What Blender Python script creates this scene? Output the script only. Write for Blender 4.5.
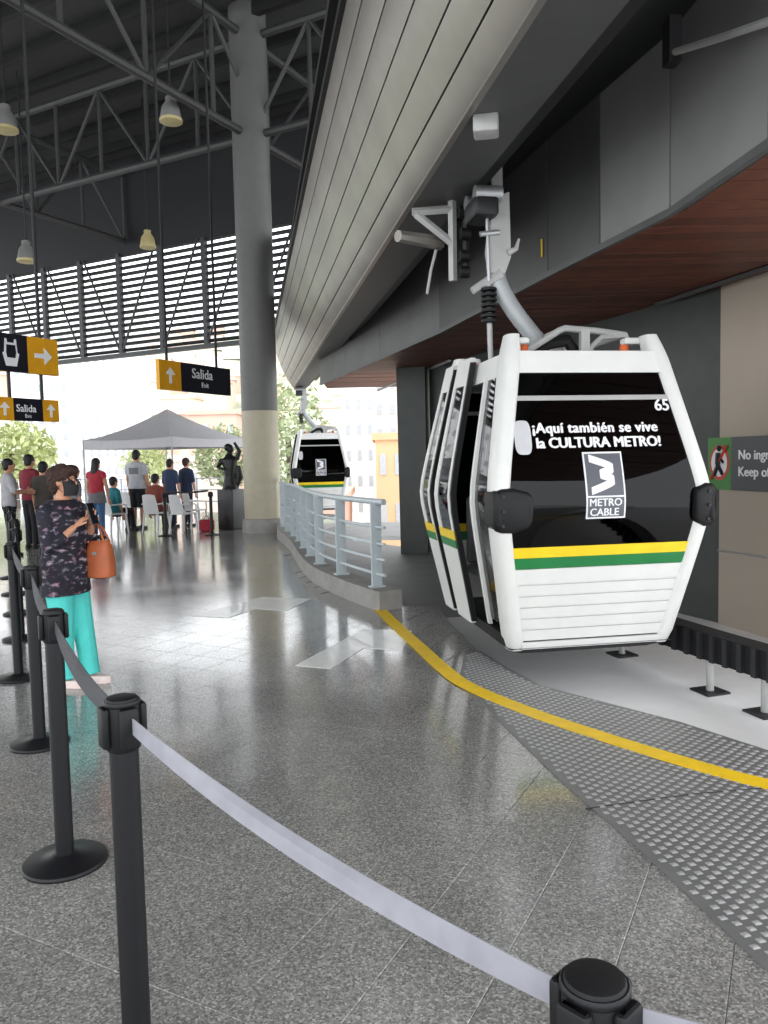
import bpy, bmesh, math, random
from mathutils import Vector, Matrix, noise
random.seed(7)
for o in list(bpy.data.objects): bpy.data.objects.remove(o)
SC = bpy.context.scene
COL = SC.collection
PI = math.pi

# ------------------------------------------------------------------ camera, sky, exposure
F = 780.0; PITCH = math.atan(54/780); ROLL = 0.022; CAMH = 1.55
_f = Vector((0, math.cos(PITCH), -math.sin(PITCH))); _r0 = Vector((1, 0, 0)); _u0 = _r0.cross(_f)
_R = math.cos(ROLL)*_r0 - math.sin(ROLL)*_u0
_U = math.sin(ROLL)*_r0 + math.cos(ROLL)*_u0
CAMP = Vector((0, 0, CAMH))
cd = bpy.data.cameras.new('camera'); cam = bpy.data.objects.new('camera', cd); COL.objects.link(cam)
cd.sensor_fit = 'VERTICAL'; cd.sensor_height = 36; cd.sensor_width = 27; cd.lens = 36*F/1024
cd.clip_start = 0.05; cd.clip_end = 3000
cam.matrix_world = Matrix(((_R.x, _U.x, -_f.x, 0), (_R.y, _U.y, -_f.y, 0), (_R.z, _U.z, -_f.z, CAMH), (0, 0, 0, 1)))
SC.camera = cam
w = bpy.data.worlds.new('overcast_sky'); SC.world = w; w.use_nodes = True
bg = w.node_tree.nodes['Background']; bg.inputs[0].default_value = (0.94, 0.97, 1.0, 1); bg.inputs[1].default_value = 3.9
sd = bpy.data.lights.new('hazy_sun', 'SUN'); sd.energy = 0.6; sd.angle = math.radians(25); sd.color = (1, .97, .92)
sun = bpy.data.objects.new('hazy_sun', sd); COL.objects.link(sun); sun.rotation_euler = (math.radians(38), 0, math.radians(-25))
SC.view_settings.view_transform = 'Standard'; SC.view_settings.look = 'None'
SC.view_settings.gamma = 1; SC.view_settings.use_curve_mapping = False
SC.view_settings.exposure = -0.38

def at(px, py, z=None, Y=None):
    """pixel -> point on the level z, or at the distance Y"""
    d = _f + _R*((px-384)/F) + _U*((512-py)/F)
    t = (z-CAMH)/d.z if z is not None else Y/d.y
    return CAMP + d*t

# ------------------------------------------------------------------ materials
MATS = {}
def mat(name, col, rough=.5, metal=0, spec=.5, var=.08, scale=6, bump=0, bscale=40, emit=0, coat=0):
    if name in MATS: return MATS[name]
    m = bpy.data.materials.new(name); m.use_nodes = True; nt = m.node_tree; b = nt.nodes['Principled BSDF']
    b.inputs['Roughness'].default_value = rough; b.inputs['Metallic'].default_value = metal
    b.inputs['Specular IOR Level'].default_value = spec; b.inputs['Coat Weight'].default_value = coat
    tc = nt.nodes.new('ShaderNodeTexCoord')
    nz = nt.nodes.new('ShaderNodeTexNoise'); nz.inputs['Scale'].default_value = scale; nz.inputs['Detail'].default_value = 4
    nt.links.new(tc.outputs['Object'], nz.inputs['Vector'])
    rp = nt.nodes.new('ShaderNodeValToRGB')
    rp.color_ramp.elements[0].position = .3; rp.color_ramp.elements[1].position = .7
    rp.color_ramp.elements[0].color = [max(0, c*(1-var)) for c in col[:3]]+[1]
    rp.color_ramp.elements[1].color = [min(1, c*(1+var)) for c in col[:3]]+[1]
    nt.links.new(nz.outputs['Fac'], rp.inputs['Fac']); nt.links.new(rp.outputs['Color'], b.inputs['Base Color'])
    if bump:
        n2 = nt.nodes.new('ShaderNodeTexNoise'); n2.inputs['Scale'].default_value = bscale
        nt.links.new(tc.outputs['Object'], n2.inputs['Vector'])
        bp = nt.nodes.new('ShaderNodeBump'); bp.inputs['Strength'].default_value = bump; bp.inputs['Distance'].default_value = .01
        nt.links.new(n2.outputs['Fac'], bp.inputs['Height']); nt.links.new(bp.outputs['Normal'], b.inputs['Normal'])
    if emit:
        b.inputs['Emission Color'].default_value = list(col[:3])+[1]; b.inputs['Emission Strength'].default_value = emit
    MATS[name] = m
    return m

def hexc(r, g, b):  # sRGB 0..255 -> linear
    f = lambda v: ((v/255+.055)/1.055)**2.4 if v > 10 else v/255/12.92
    return (f(r), f(g), f(b))

def terrazzo():
    m = bpy.data.materials.new('polished_terrazzo'); m.use_nodes = True; nt = m.node_tree; b = nt.nodes['Principled BSDF']
    ge = nt.nodes.new('ShaderNodeNewGeometry')
    v = nt.nodes.new('ShaderNodeTexVoronoi'); v.inputs['Scale'].default_value = 150
    nt.links.new(ge.outputs['Position'], v.inputs['Vector'])
    rp = nt.nodes.new('ShaderNodeValToRGB'); e = rp.color_ramp.elements
    e[0].color = (.13, .13, .125, 1); e[1].color = (.46, .45, .42, 1); e[1].position = 1
    for p, c in ((.3, (.20, .20, .19, 1)), (.6, (.26, .255, .242, 1)), (.85, (.34, .33, .31, 1))):
        q = e.new(p); q.color = c
    sep = nt.nodes.new('ShaderNodeSeparateColor'); nt.links.new(v.outputs['Color'], sep.inputs[0])
    nt.links.new(sep.outputs[0], rp.inputs['Fac'])
    nz = nt.nodes.new('ShaderNodeTexNoise'); nz.inputs['Scale'].default_value = .9; nz.inputs['Detail'].default_value = 6
    nt.links.new(ge.outputs['Position'], nz.inputs['Vector'])
    mr = nt.nodes.new('ShaderNodeMapRange'); mr.inputs[1].default_value = .3; mr.inputs[2].default_value = .7
    mr.inputs[3].default_value = .82; mr.inputs[4].default_value = 1.12
    nt.links.new(nz.outputs['Fac'], mr.inputs[0])
    oi = nt.nodes.new('ShaderNodeObjectInfo')
    m2 = nt.nodes.new('ShaderNodeMapRange'); m2.inputs[3].default_value = .95; m2.inputs[4].default_value = 1.05
    nt.links.new(oi.outputs['Random'], m2.inputs[0])
    mm = nt.nodes.new('ShaderNodeMath'); mm.operation = 'MULTIPLY'
    nt.links.new(mr.outputs[0], mm.inputs[0]); nt.links.new(m2.outputs[0], mm.inputs[1])
    mx = nt.nodes.new('ShaderNodeVectorMath'); mx.operation = 'SCALE'
    nt.links.new(rp.outputs['Color'], mx.inputs[0]); nt.links.new(mm.outputs[0], mx.inputs['Scale'])
    nt.links.new(mx.outputs[0], b.inputs['Base Color'])
    r = nt.nodes.new('ShaderNodeMapRange'); r.inputs[1].default_value = .3; r.inputs[2].default_value = .7
    r.inputs[3].default_value = .11; r.inputs[4].default_value = .22
    nt.links.new(nz.outputs['Fac'], r.inputs[0]); nt.links.new(r.outputs[0], b.inputs['Roughness'])
    b.inputs['Specular IOR Level'].default_value = .8; b.inputs['Coat Weight'].default_value = .45; b.inputs['Coat Roughness'].default_value = .1
    return m

def blouse_mat():
    m = bpy.data.materials.new('floral_blouse'); m.use_nodes = True; nt = m.node_tree; b = nt.nodes['Principled BSDF']
    tc = nt.nodes.new('ShaderNodeTexCoord')
    nz = nt.nodes.new('ShaderNodeTexNoise'); nz.inputs['Scale'].default_value = 36; nz.inputs['Detail'].default_value = 2
    mp = nt.nodes.new('ShaderNodeMapping'); mp.inputs['Scale'].default_value = (.55, .55, 1)
    nt.links.new(tc.outputs['Object'], mp.inputs[0]); nt.links.new(mp.outputs[0], nz.inputs['Vector'])
    rp = nt.nodes.new('ShaderNodeValToRGB'); e = rp.color_ramp.elements
    e[0].color = (.010, .011, .022, 1); e[0].position = 0; e[1].color = (.5, .46, .5, 1); e[1].position = .78
    q = e.new(.53); q.color = (.012, .012, .022, 1)
    q = e.new(.61); q.color = (.13, .11, .15, 1)
    nt.links.new(nz.outputs['Fac'], rp.inputs['Fac'])
    n2 = nt.nodes.new('ShaderNodeTexNoise'); n2.inputs['Scale'].default_value = 9
    nt.links.new(tc.outputs['Object'], n2.inputs['Vector'])
    r2 = nt.nodes.new('ShaderNodeValToRGB'); r2.color_ramp.elements[0].position = .5; r2.color_ramp.elements[1].position = .65
    r2.color_ramp.elements[0].color = (1, 1, 1, 1); r2.color_ramp.elements[1].color = (1, .55, .65, 1)
    nt.links.new(n2.outputs['Fac'], r2.inputs['Fac'])
    mx = nt.nodes.new('ShaderNodeMix'); mx.data_type = 'RGBA'; mx.blend_type = 'MULTIPLY'; mx.inputs['Factor'].default_value = 1
    nt.links.new(rp.outputs['Color'], mx.inputs['A']); nt.links.new(r2.outputs['Color'], mx.inputs['B'])
    nt.links.new(mx.outputs['Result'], b.inputs['Base Color']); b.inputs['Roughness'].default_value = .8
    return m

def glass(name, tint=.25, col=(.5, .5, .55), rough=.02, ior=1.5):
    m = bpy.data.materials.new(name); m.use_nodes = True; nt = m.node_tree; nt.nodes.remove(nt.nodes['Principled BSDF'])
    out = nt.nodes['Material Output']
    tr = nt.nodes.new('ShaderNodeBsdfTransparent'); tr.inputs[0].default_value = (tint*col[0]*2, tint*col[1]*2, tint*col[2]*2, 1)
    gl = nt.nodes.new('ShaderNodeBsdfGlossy'); gl.inputs['Roughness'].default_value = rough
    fr = nt.nodes.new('ShaderNodeFresnel'); fr.inputs['IOR'].default_value = ior
    mx = nt.nodes.new('ShaderNodeMixShader')
    nt.links.new(fr.outputs[0], mx.inputs[0]); nt.links.new(tr.outputs[0], mx.inputs[1]); nt.links.new(gl.outputs[0], mx.inputs[2])
    nt.links.new(mx.outputs[0], out.inputs['Surface'])
    return m

M = dict(
    terrazzo=terrazzo(), blouse=blouse_mat(), dark_glass=glass('dark_tinted_glass', .06, ior=1.38), door_glass=glass('door_glass', .3),
    white=mat('white_cabin_paint', hexc(224, 224, 221), .35, spec=.5, var=.03),
    cab_green=mat('green_stripe', hexc(28, 120, 62), .4), cab_yellow=mat('yellow_stripe', hexc(240, 205, 30), .4),
    black=mat('black_rubber', (.007, .007, .008), .55, spec=.35, bump=.1), blackmetal=mat('black_powder_coat', (.007, .007, .009), .45, spec=.35, bump=.08, bscale=200),
    letter=mat('white_lettering', (.82, .82, .84), .5), emblem=mat('emblem_grey', hexc(88, 90, 98), .45),
    steel=mat('galvanised_steel', (.42, .43, .44), .42, .7, var=.12, scale=4), lightsteel=mat('light_grey_paint', (.42, .42, .41), .45, .1),
    darksteel=mat('dark_steel', (.03, .03, .033), .5, .4), orange=mat('orange_rubber', hexc(215, 95, 40), .5),
    seat=mat('grey_cabin_seat', (.16, .16, .17), .6), head=mat('pale_window_patch', (.55, .55, .57), .6),
    cladding=mat('brushed_cladding', (.265, .245, .222), .40, .6, var=.12, scale=2), soffit=mat('soffit_grey', (.085, .085, .085), .5, .2),
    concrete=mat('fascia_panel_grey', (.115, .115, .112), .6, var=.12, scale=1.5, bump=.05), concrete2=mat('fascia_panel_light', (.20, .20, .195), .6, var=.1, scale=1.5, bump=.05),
    concrete3=mat('fascia_panel_dark', (.075, .075, .074), .6, var=.12, scale=1.5, bump=.05), darkband=mat('dark_upper_fascia', (.025, .025, .025), .6),
    wood=mat('ceiling_wood', hexc(98, 50, 32), .5, var=.25, scale=5, bump=.05), wood2=mat('ceiling_wood_dark', hexc(84, 42, 27), .5, var=.25, scale=5, bump=.05),
    tan=mat('tan_wall', hexc(176, 164, 150), .7, var=.05, scale=1), darkwall=mat('dark_wall', (.06, .065, .062), .6),
    whitefloor=mat('white_bed_floor', hexc(242, 242, 243), .55, var=.05, scale=2), greyfloor=mat('grey_concrete', (.21, .21, .205), .6, var=.12, scale=2),
    kerb=mat('concrete_kerb', (.30, .29, .27), .75, var=.15, scale=5, bump=.2), railp=mat('pale_blue_grey_paint', hexc(188, 198, 202), .4, var=.05),
    plate=mat('checker_plate', (.19, .19, .19), .42, .3, var=.12, scale=3), stud=mat('worn_stud', (.46, .46, .46), .4, .4),
    yellow=mat('yellow_floor_paint', hexc(238, 196, 18), .5, var=.08, scale=12), mark=mat('pale_floor_paint', (.78, .78, .76), .3, spec=.5, coat=.2, var=.08),
    column=mat('grey_column_paint', (.115, .115, .110), .5, var=.05), column2=mat('cream_column_paint', hexc(178, 170, 148), .5, var=.05),
    truss=mat('truss_paint', (.040, .040, .039), .55), roof=mat('roof_sheet', (.045, .045, .045), .6, var=.1), navy=mat('dark_end_wall', (.012, .012, .015), .7),
    purlin=mat('purlin', (.012, .012, .012), .6), slat=mat('louvre_slat', (.055, .058, .06), .5, .3), signblack=mat('sign_black', hexc(22, 22, 34), .4),
    signyellow=mat('sign_yellow', hexc(225, 160, 25), .45), signgreen=mat('sign_green', hexc(60, 130, 50), .5), red=mat('sign_red', hexc(190, 60, 40), .5),
    tent=mat('grey_tent_fabric', hexc(188, 186, 190), .8, var=.04), plastic=mat('white_plastic', hexc(225, 225, 225), .4, var=.03),
    bronze=mat('dark_bronze', (.02, .02, .02), .4, .6, bump=.5, bscale=25), pedestal=mat('black_pedestal', (.015, .015, .016), .4),
    belt=mat('dark_belt_webbing', (.05, .05, .058), .7), belt2=mat('pale_grey_belt', hexc(150, 150, 158), .55, var=.1, scale=20),
    lampshade=mat('lamp_shade', (.2, .2, .19), .5), lampyellow=mat('yellowed_lamp', hexc(190, 175, 125), .5),
    skin=mat('skin_tan', hexc(196, 142, 112), .55, var=.06), skin2=mat('skin_brown', hexc(150, 100, 76), .55, var=.06),
    hairb=mat('brown_hair', hexc(56, 34, 27), .75, var=.4, scale=60, bump=.8, bscale=90), hairk=mat('black_hair', (.012, .01, .01), .6, var=.3, scale=40, bump=.5, bscale=60),
    teal=mat('turquoise_trousers', hexc(84, 208, 200), .8, var=.06, scale=8, bump=.2, bscale=12), mask=mat('black_mask', (.014, .014, .016), .8),
    bag=mat('tan_leather', hexc(176, 92, 52), .5, var=.12, scale=10), shoe=mat('pale_shoe', hexc(225, 205, 200), .6), sole=mat('white_sole', hexc(230, 228, 225), .6),
    eye=mat('eye_dark', (.02, .015, .012), .2), screen=mat('phone_black', (.01, .01, .012), .15),
)

# ------------------------------------------------------------------ mesh helpers
def V(*a): return Vector(a)
class MB:
    def __init__(s): s.v = []; s.f = []
    def add(s, vs, fs):
        n = len(s.v); s.v += [Vector(p) for p in vs]; s.f += [tuple(i+n for i in f) for f in fs]; return s
    def box(s, c, d, rz=0, m=None):
        x, y, z = d[0]/2, d[1]/2, d[2]/2
        vs = [V(a, b, e) for a in (-x, x) for b in (-y, y) for e in (-z, z)]
        R = Matrix.Rotation(rz, 3, 'Z') if m is None else m
        vs = [R@p+V(*c) for p in vs]
        return s.add(vs, [(0, 1, 3, 2), (4, 6, 7, 5), (0, 4, 5, 1), (2, 3, 7, 6), (0, 2, 6, 4), (1, 5, 7, 3)])
    def bbox(s, c, d, b, rz=0):  # bevelled box, rounded in plan and on top/bottom
        x, y, z = d[0]/2, d[1]/2, d[2]/2; rings = []
        for zz, i in ((-z, b), (-z+b*.3, b*.3), (-z+b, 0), (z-b, 0), (z-b*.3, b*.3), (z, b)):
            ring = []
            for cx, cy, a0 in ((1, 1, 0), (-1, 1, PI/2), (-1, -1, PI), (1, -1, 1.5*PI)):
                for k in range(4):
                    a = a0+k*PI/6; r = b
                    ring.append(V(cx*(x-i-r)+r*math.cos(a), cy*(y-i-r)+r*math.sin(a), zz))
            rings.append(ring)
        R = Matrix.Rotation(rz, 3, 'Z')
        return s.loft([[R@p+V(*c) for p in r] for r in rings])
    def loft(s, rings, cap=True, closed=False):
        n = len(rings[0]); vs = [p for r in rings for p in r]; fs = []
        m = len(rings)
        for i in range(m if closed else m-1):
            j = (i+1) % m
            for k in range(n):
                k2 = (k+1) % n
                fs.append((i*n+k, i*n+k2, j*n+k2, j*n+k))
        if cap and not closed:
            fs.append(tuple(range(n-1, -1, -1))); fs.append(tuple((m-1)*n+k for k in range(n)))
        return s.add(vs, fs)
    def tube(s, pts, r, n=8, ell=None, flat=None):
        pts = [Vector(p) for p in pts]; rs = r if isinstance(r, (list, tuple)) else [r]*len(pts); rings = []
        up = None
        for i, p in enumerate(pts):
            t = (pts[min(i+1, len(pts)-1)]-pts[max(i-1, 0)]).normalized()
            if up is None: up = V(0, 0, 1) if abs(t.z) < .9 else V(1, 0, 0)
            if flat is not None: up = Vector(flat)
            a = t.cross(up)
            if a.length < 1e-4: a = t.cross(V(.3, 1, .2))
            a.normalize(); b = a.cross(t).normalized()
            if flat is None: up = b
            ea, eb = ell if ell else (1, 1)
            rings.append([p+a*(rs[i]*ea*math.cos(2*PI*k/n))+b*(rs[i]*eb*math.sin(2*PI*k/n)) for k in range(n)])
        return s.loft(rings)
    def prism(s, poly, z0, z1):
        n = len(poly)
        vs = [V(p[0], p[1], z0) for p in poly]+[V(p[0], p[1], z1) for p in poly]
        fs = [tuple(range(n-1, -1, -1)), tuple(range(n, 2*n))]+[(i, (i+1) % n, n+(i+1) % n, n+i) for i in range(n)]
        return s.add(vs, fs)
    def lathe(s, prof, c=(0, 0, 0), n=24):
        rings = [[V(c[0]+r*math.cos(2*PI*k/n), c[1]+r*math.sin(2*PI*k/n), c[2]+z) for k in range(n)] for r, z in prof]
        return s.loft(rings)
    def ell(s, c, r, n=14, m=9, R=None):
        rings = []
        for i in range(m):
            a = -PI/2+PI*(i+.25)/(m-.5); rr = math.cos(a)
            ring = [V(r[0]*rr*math.cos(2*PI*k/n), r[1]*rr*math.sin(2*PI*k/n), r[2]*math.sin(a)) for k in range(n)]
            rings.append([(R@p if R else p)+V(*c) for p in ring])
        return s.loft(rings)
    def shell(s, f, na, nb):
        g = []
        for k in (0, 1):
            for i in range(na+1):
                for j in range(nb+1): g.append(f(i/na, j/nb, k))
        N = (na+1)*(nb+1); ix = lambda i, j, k: k*N+i*(nb+1)+j; fs = []
        for i in range(na):
            for j in range(nb):
                fs.append((ix(i, j, 0), ix(i+1, j, 0), ix(i+1, j+1, 0), ix(i, j+1, 0)))
                fs.append((ix(i, j, 1), ix(i, j+1, 1), ix(i+1, j+1, 1), ix(i+1, j, 1)))
        for i in range(na):
            fs.append((ix(i, 0, 0), ix(i, 0, 1), ix(i+1, 0, 1), ix(i+1, 0, 0)))
            fs.append((ix(i, nb, 0), ix(i+1, nb, 0), ix(i+1, nb, 1), ix(i, nb, 1)))
        for j in range(nb):
            fs.append((ix(0, j, 0), ix(0, j+1, 0), ix(0, j+1, 1), ix(0, j, 1)))
            fs.append((ix(na, j, 0), ix(na, j, 1), ix(na, j+1, 1), ix(na, j+1, 0)))
        return s.add(g, fs)

def WM(o):
    m = o.matrix_basis.copy()
    return WM(o.parent) @ m if o.parent else m

def mesh_of(name, mb, mt, smooth=None):
    me = bpy.data.meshes.new(name); me.from_pydata([tuple(p) for p in mb.v], [], mb.f); me.update()
    bm = bmesh.new(); bm.from_mesh(me); bmesh.ops.recalc_face_normals(bm, faces=bm.faces); bm.to_mesh(me); bm.free()
    me.materials.append(mt if not isinstance(mt, str) else M[mt])
    if smooth: 
        me.polygons.foreach_set('use_smooth', [True]*len(me.polygons))
        try: me.set_sharp_from_angle(angle=math.radians(smooth))
        except Exception: pass
    return me

def mk(name, mb, mt, parent=None, smooth=40, local=False, origin=None):
    """mesh object from world coordinates (or local=True: coordinates in the parent's frame)"""
    o = bpy.data.objects.new(name, None) if mb is None else None
    vs = mb.v
    if parent is not None and not local:
        inv = WM(parent).inverted(); vs = [inv@p for p in vs]
    lo = V(min(p.x for p in vs), min(p.y for p in vs), min(p.z for p in vs)); hi = V(max(p.x for p in vs), max(p.y for p in vs), max(p.z for p in vs))
    c = V((lo.x+hi.x)/2, (lo.y+hi.y)/2, lo.z) if origin is None else Vector(origin)
    q = MB(); q.v = [p-c for p in vs]; q.f = mb.f
    o = bpy.data.objects.new(name, mesh_of(name, q, mt, smooth)); COL.objects.link(o); o.location = c
    if parent is not None: o.parent = parent
    return o

def tag(o, label=None, cat=None, group=None, kind=None):
    if label: o['label'] = label
    if cat: o['category'] = cat
    if group: o['group'] = group
    if kind: o['kind'] = kind
    return o
def thing(name, label=None, cat=None, loc=(0, 0, 0), rz=0, group=None, kind=None):
    o = bpy.data.objects.new(name, None); COL.objects.link(o); o.location = loc; o.rotation_euler = (0, 0, rz)
    o.empty_display_size = .1
    return tag(o, label, cat, group, kind)
def copy_tree(o, parent=None, skip=()):
    c = o.copy(); COL.objects.link(c); c.parent = parent
    for ch in list(o.children):
        if ch.name.split('.')[0] not in skip: copy_tree(ch, c, skip)
    return c
def piece(name, me, parent, loc=(0, 0, 0), rz=0):
    o = bpy.data.objects.new(name, me); COL.objects.link(o); o.location = loc; o.rotation_euler = (0, 0, rz); o.parent = parent
    return o
def struct(name, mb, mt, label, cat, parent=None, smooth=40):
    return tag(mk(name, mb, mt, parent, smooth), label, cat, kind='structure')

def text_mb(body, size, weight=0, depth=.004, align='LEFT', spacing=1, bold=0):
    cu = bpy.data.curves.new('txt', 'FONT'); cu.body = body; cu.size = size; cu.offset = weight; cu.align_x = align
    cu.extrude = depth/2; cu.resolution_u = 3; cu.space_character = spacing
    ob = bpy.data.objects.new('txt', cu); COL.objects.link(ob)
    dg = bpy.context.evaluated_depsgraph_get(); dg.update()
    me = bpy.data.meshes.new_from_object(ob.evaluated_get(dg))
    mb = MB(); mb.add([v.co for v in me.vertices], [tuple(p.vertices) for p in me.polygons])
    bpy.data.objects.remove(ob); bpy.data.curves.remove(cu); bpy.data.meshes.remove(me)
    if bold:
        base = list(mb.v); bf = list(mb.f); k = 0
        for dx, dy in ((1, 0), (-1, 0), (0, .5), (0, -.5)):
            k += 1; mb.add([p+V(dx*bold, dy*bold, -.0002*k) for p in base], bf)
    return mb   # in the xy plane, depth along z

def fuse(mb, voxel=.012, it=4):
    me = bpy.data.meshes.new('f'); me.from_pydata([tuple(p) for p in mb.v], [], mb.f); me.update()
    bm = bmesh.new(); bm.from_mesh(me); bmesh.ops.recalc_face_normals(bm, faces=bm.faces); bm.to_mesh(me); bm.free()
    ob = bpy.data.objects.new('f', me); COL.objects.link(ob)
    r = ob.modifiers.new('r', 'REMESH'); r.mode = 'VOXEL'; r.voxel_size = voxel
    s = ob.modifiers.new('s', 'SMOOTH'); s.iterations = it; s.factor = .5
    dg = bpy.context.evaluated_depsgraph_get(); dg.update()
    m2 = bpy.data.meshes.new_from_object(ob.evaluated_get(dg))
    out = MB(); out.add([v.co for v in m2.vertices], [tuple(p.vertices) for p in m2.polygons])
    bpy.data.objects.remove(ob); bpy.data.meshes.remove(me); bpy.data.meshes.remove(m2)
    return out

def inside(p, poly):
    c = False; n = len(poly)
    for i in range(n):
        a, b = poly[i], poly[(i+1) % n]
        if (a[1] > p[1]) != (b[1] > p[1]) and p[0] < (b[0]-a[0])*(p[1]-a[1])/(b[1]-a[1])+a[0]: c = not c
    return c

def strip(mb, pts, wd, z0, z1):
    """ribbon of constant width along a plan path"""
    L, R_ = [], []
    for i, p in enumerate(pts):
        a = Vector(pts[max(0, i-1)][:2]); b = Vector(pts[min(len(pts)-1, i+1)][:2]); t = (b-a).normalized(); n = V(-t.y, t.x)
        L.append((p[0]+n.x*wd/2, p[1]+n.y*wd/2)); R_.append((p[0]-n.x*wd/2, p[1]-n.y*wd/2))
    rings = [[V(*l, z0), V(*r, z0), V(*r, z1), V(*l, z1)] for l, r in zip(L, R_)]
    return mb.loft(rings)

def smooth_path(pts, n=6):
    pts = [Vector(p) for p in pts]; out = []
    for i in range(len(pts)-1):
        p0 = pts[max(i-1, 0)]; p1 = pts[i]; p2 = pts[i+1]; p3 = pts[min(i+2, len(pts)-1)]
        for k in range(n):
            t = k/n
            out.append(.5*((2*p1)+(p2-p0)*t+(2*p0-5*p1+4*p2-p3)*t*t+(3*p1-p0-3*p2+p3)*t**3))
    return out+[pts[-1]]

# hall grid: column at C0, GU runs left along the louvred end, GV runs away from the camera
C0 = V(-2.65, 17.05, 0); GU = V(-.885, .466, 0); GV = V(.466, .885, 0)
def G(s, t, z=0): return C0+GU*s+GV*t+V(0, 0, z)
GA = math.atan2(GU.y, GU.x)

# ================================================================== floor
EDGE = [(2.9, 2.75), (1.95, 3.92), (1.67, 4.37), (1.23, 4.89), (1.02, 5.14), (.88, 5.58), (.72, 6.19), (.6, 7.2), (.54, 8.05)]
RAIL = [(-.09, 8.13), (-.42, 8.85), (-.80, 9.88), (-1.12, 11.3), (-1.42, 12.96), (-1.72, 14.3), (-2.0, 15.5), (-2.2, 16.9)]
gb1 = G(1.0, 5.0); gb2 = G(22, 5.0)
PLAT = [(-26, -7), (8, -7), (5.2, 1.0)]+EDGE+[(.12, 8.12), (-.30, 8.9), (-.68, 9.93), (-1.0, 11.35), (-1.29, 13), (-1.6, 14.35), (-1.87, 15.55), (-2.0, 17.5)]+[(gb1.x, gb1.y), (gb2.x, gb2.y), (-26, 18)]
fl = struct('floor', MB().prism(PLAT, -.30, -.006), 'terrazzo', 'polished grey speckled terrazzo floor of the station platform', 'floor')
TS = .312
tm = MB(); g_ = .0012; b_ = .0015
q = TS/2-g_
tm.loft([[V(-q, -q, -.006), V(q, -q, -.006), V(q, q, -.006), V(-q, q, -.006)], [V(-q, -q, -b_), V(q, -q, -b_), V(q, q, -b_), V(-q, q, -b_)],
         [V(-q+b_, -q+b_, 0), V(q-b_, -q+b_, 0), V(q-b_, q-b_, 0), V(-q+b_, q-b_, 0)]])
tme = mesh_of('terrazzo_tile', tm, 'terrazzo')
near, rest = [], []
def frame_px(p):
    d = Vector(p)-CAMP; zz = d.dot(_f)
    if zz < .2: return None
    return 384+F*d.dot(_R)/zz, 512-F*d.dot(_U)/zz
for i in range(-60, 75):
    for j in range(-70, 20):
        c = G(i*TS, j*TS+.1)
        if c.y < -1 or c.y > 24 or c.x < -16: continue
        cs = [c+GU*a*TS/2+GV*b*TS/2 for a in (-1, 1) for b in (-1, 1)]
        if not all(inside((p.x, p.y), PLAT) for p in cs): continue
        if max(p.x for p in cs) > 2.6: continue
        P = frame_px(c)
        if P and -40 < P[0] < 808 and P[1] < 1080 and c.y > 1.2: near.append((c.y, c))
        else: rest.append(c)
near.sort(key=lambda t: t[0])
for _, c in near[:300]:
    piece('terrazzo_tile', tme, fl, c-fl.location, GA)
rest += [c for _, c in near[300:]]
rm = MB(); Rz = Matrix.Rotation(GA, 3, 'Z')
for c in rest: rm.add([Rz@p+c for p in tm.v], tm.f)
tag(mk('distant_tiles', rm, 'terrazzo', fl), kind='stuff')

# metal checker plate wedge with raised studs, on the platform edge
plate_poly = [(.50, 5.35), (.55, 5.09), (.64, 4.49), (.81, 3.6), (.97, 2.94), (1.11, 2.21), (1.25, 1.2), (1.3, 0), (5.3, 0)] + EDGE[:6]+[(.74, 6.1), (.6, 6.0)]
pl = struct('platform_plate', MB().prism(plate_poly, -.006, .006), 'plate', 'grey metal checker plate along the platform edge under the gondola', 'metal plate')
st = MB(); sp = .062
for i in range(-10, 90):
    for j in range(-10, 120):
        x = .3+i*.033; y = .5+j*sp
        if i % 2: y += sp/2
        if not inside((x, y), plate_poly) or y < 1.0 or x > 2.6: continue
        if not all(inside((x+dx, y+dy), plate_poly) for dx, dy in ((.03, 0), (-.03, 0), (0, .03), (0, -.03))): continue
        a = .25
        c_, s_ = math.cos(a), math.sin(a)
        def rr(u, v, z): return V(x+c_*u-s_*v, y+s_*u+c_*v, z)
        A, B_ = .0135, .012
        st.add([rr(-A, -B_, .006), rr(A, -B_, .006), rr(A, B_, .006), rr(-A, B_, .006),
                rr(-A*.7, -B_*.6, .0095), rr(A*.7, -B_*.6, .0095), rr(A*.7, B_*.6, .0095), rr(-A*.7, B_*.6, .0095)],
               [(4, 5, 6, 7), (0, 1, 5, 4), (1, 2, 6, 5), (2, 3, 7, 6), (3, 0, 4, 7)])
tag(mk('raised_studs', st, 'stud', pl), kind='stuff')
seam = MB().tube([(.85, 3.3, .006), (1.35, 3.42, .006), (2.3, 3.55, .006)], .004, 4)
mk('plate_seam', seam, 'darksteel', pl)
# yellow line
yl = smooth_path([at(379, 609, 0), at(400, 630, 0), at(420, 648, 0), at(445, 671, 0), at(470, 688, 0), at(530, 713, 0), at(600, 737, 0), at(680, 762, 0), at(768, 786, 0), at(880, 806, 0), at(1020, 822, 0), at(1250, 838, 0)], 5)
tag(mk('safety_line', strip(MB(), [(p.x, p.y) for p in yl], .118, .0062, .0105), 'yellow'), 'curved yellow painted safety line along the platform edge', 'floor line')
def floor_mark(poly, label, name='floor_arrow'):
    pts = [at(x, y, 0) for x, y in poly]
    return tag(mk(name, MB().prism([(p.x, p.y) for p in pts], .0005, .004), 'mark'), label, 'floor arrow', 'pale arrows on the floor')
floor_mark([(295, 666), (364, 629), (412, 631), (402, 651), (364, 648), (330, 669)], 'pale grey chevron arrow painted on the floor beside the yellow line')
floor_mark([(190, 616), (262, 597), (312, 599), (286, 611), (256, 609), (228, 618)], 'pale grey chevron arrow painted farther off, between column and railing end')

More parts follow.
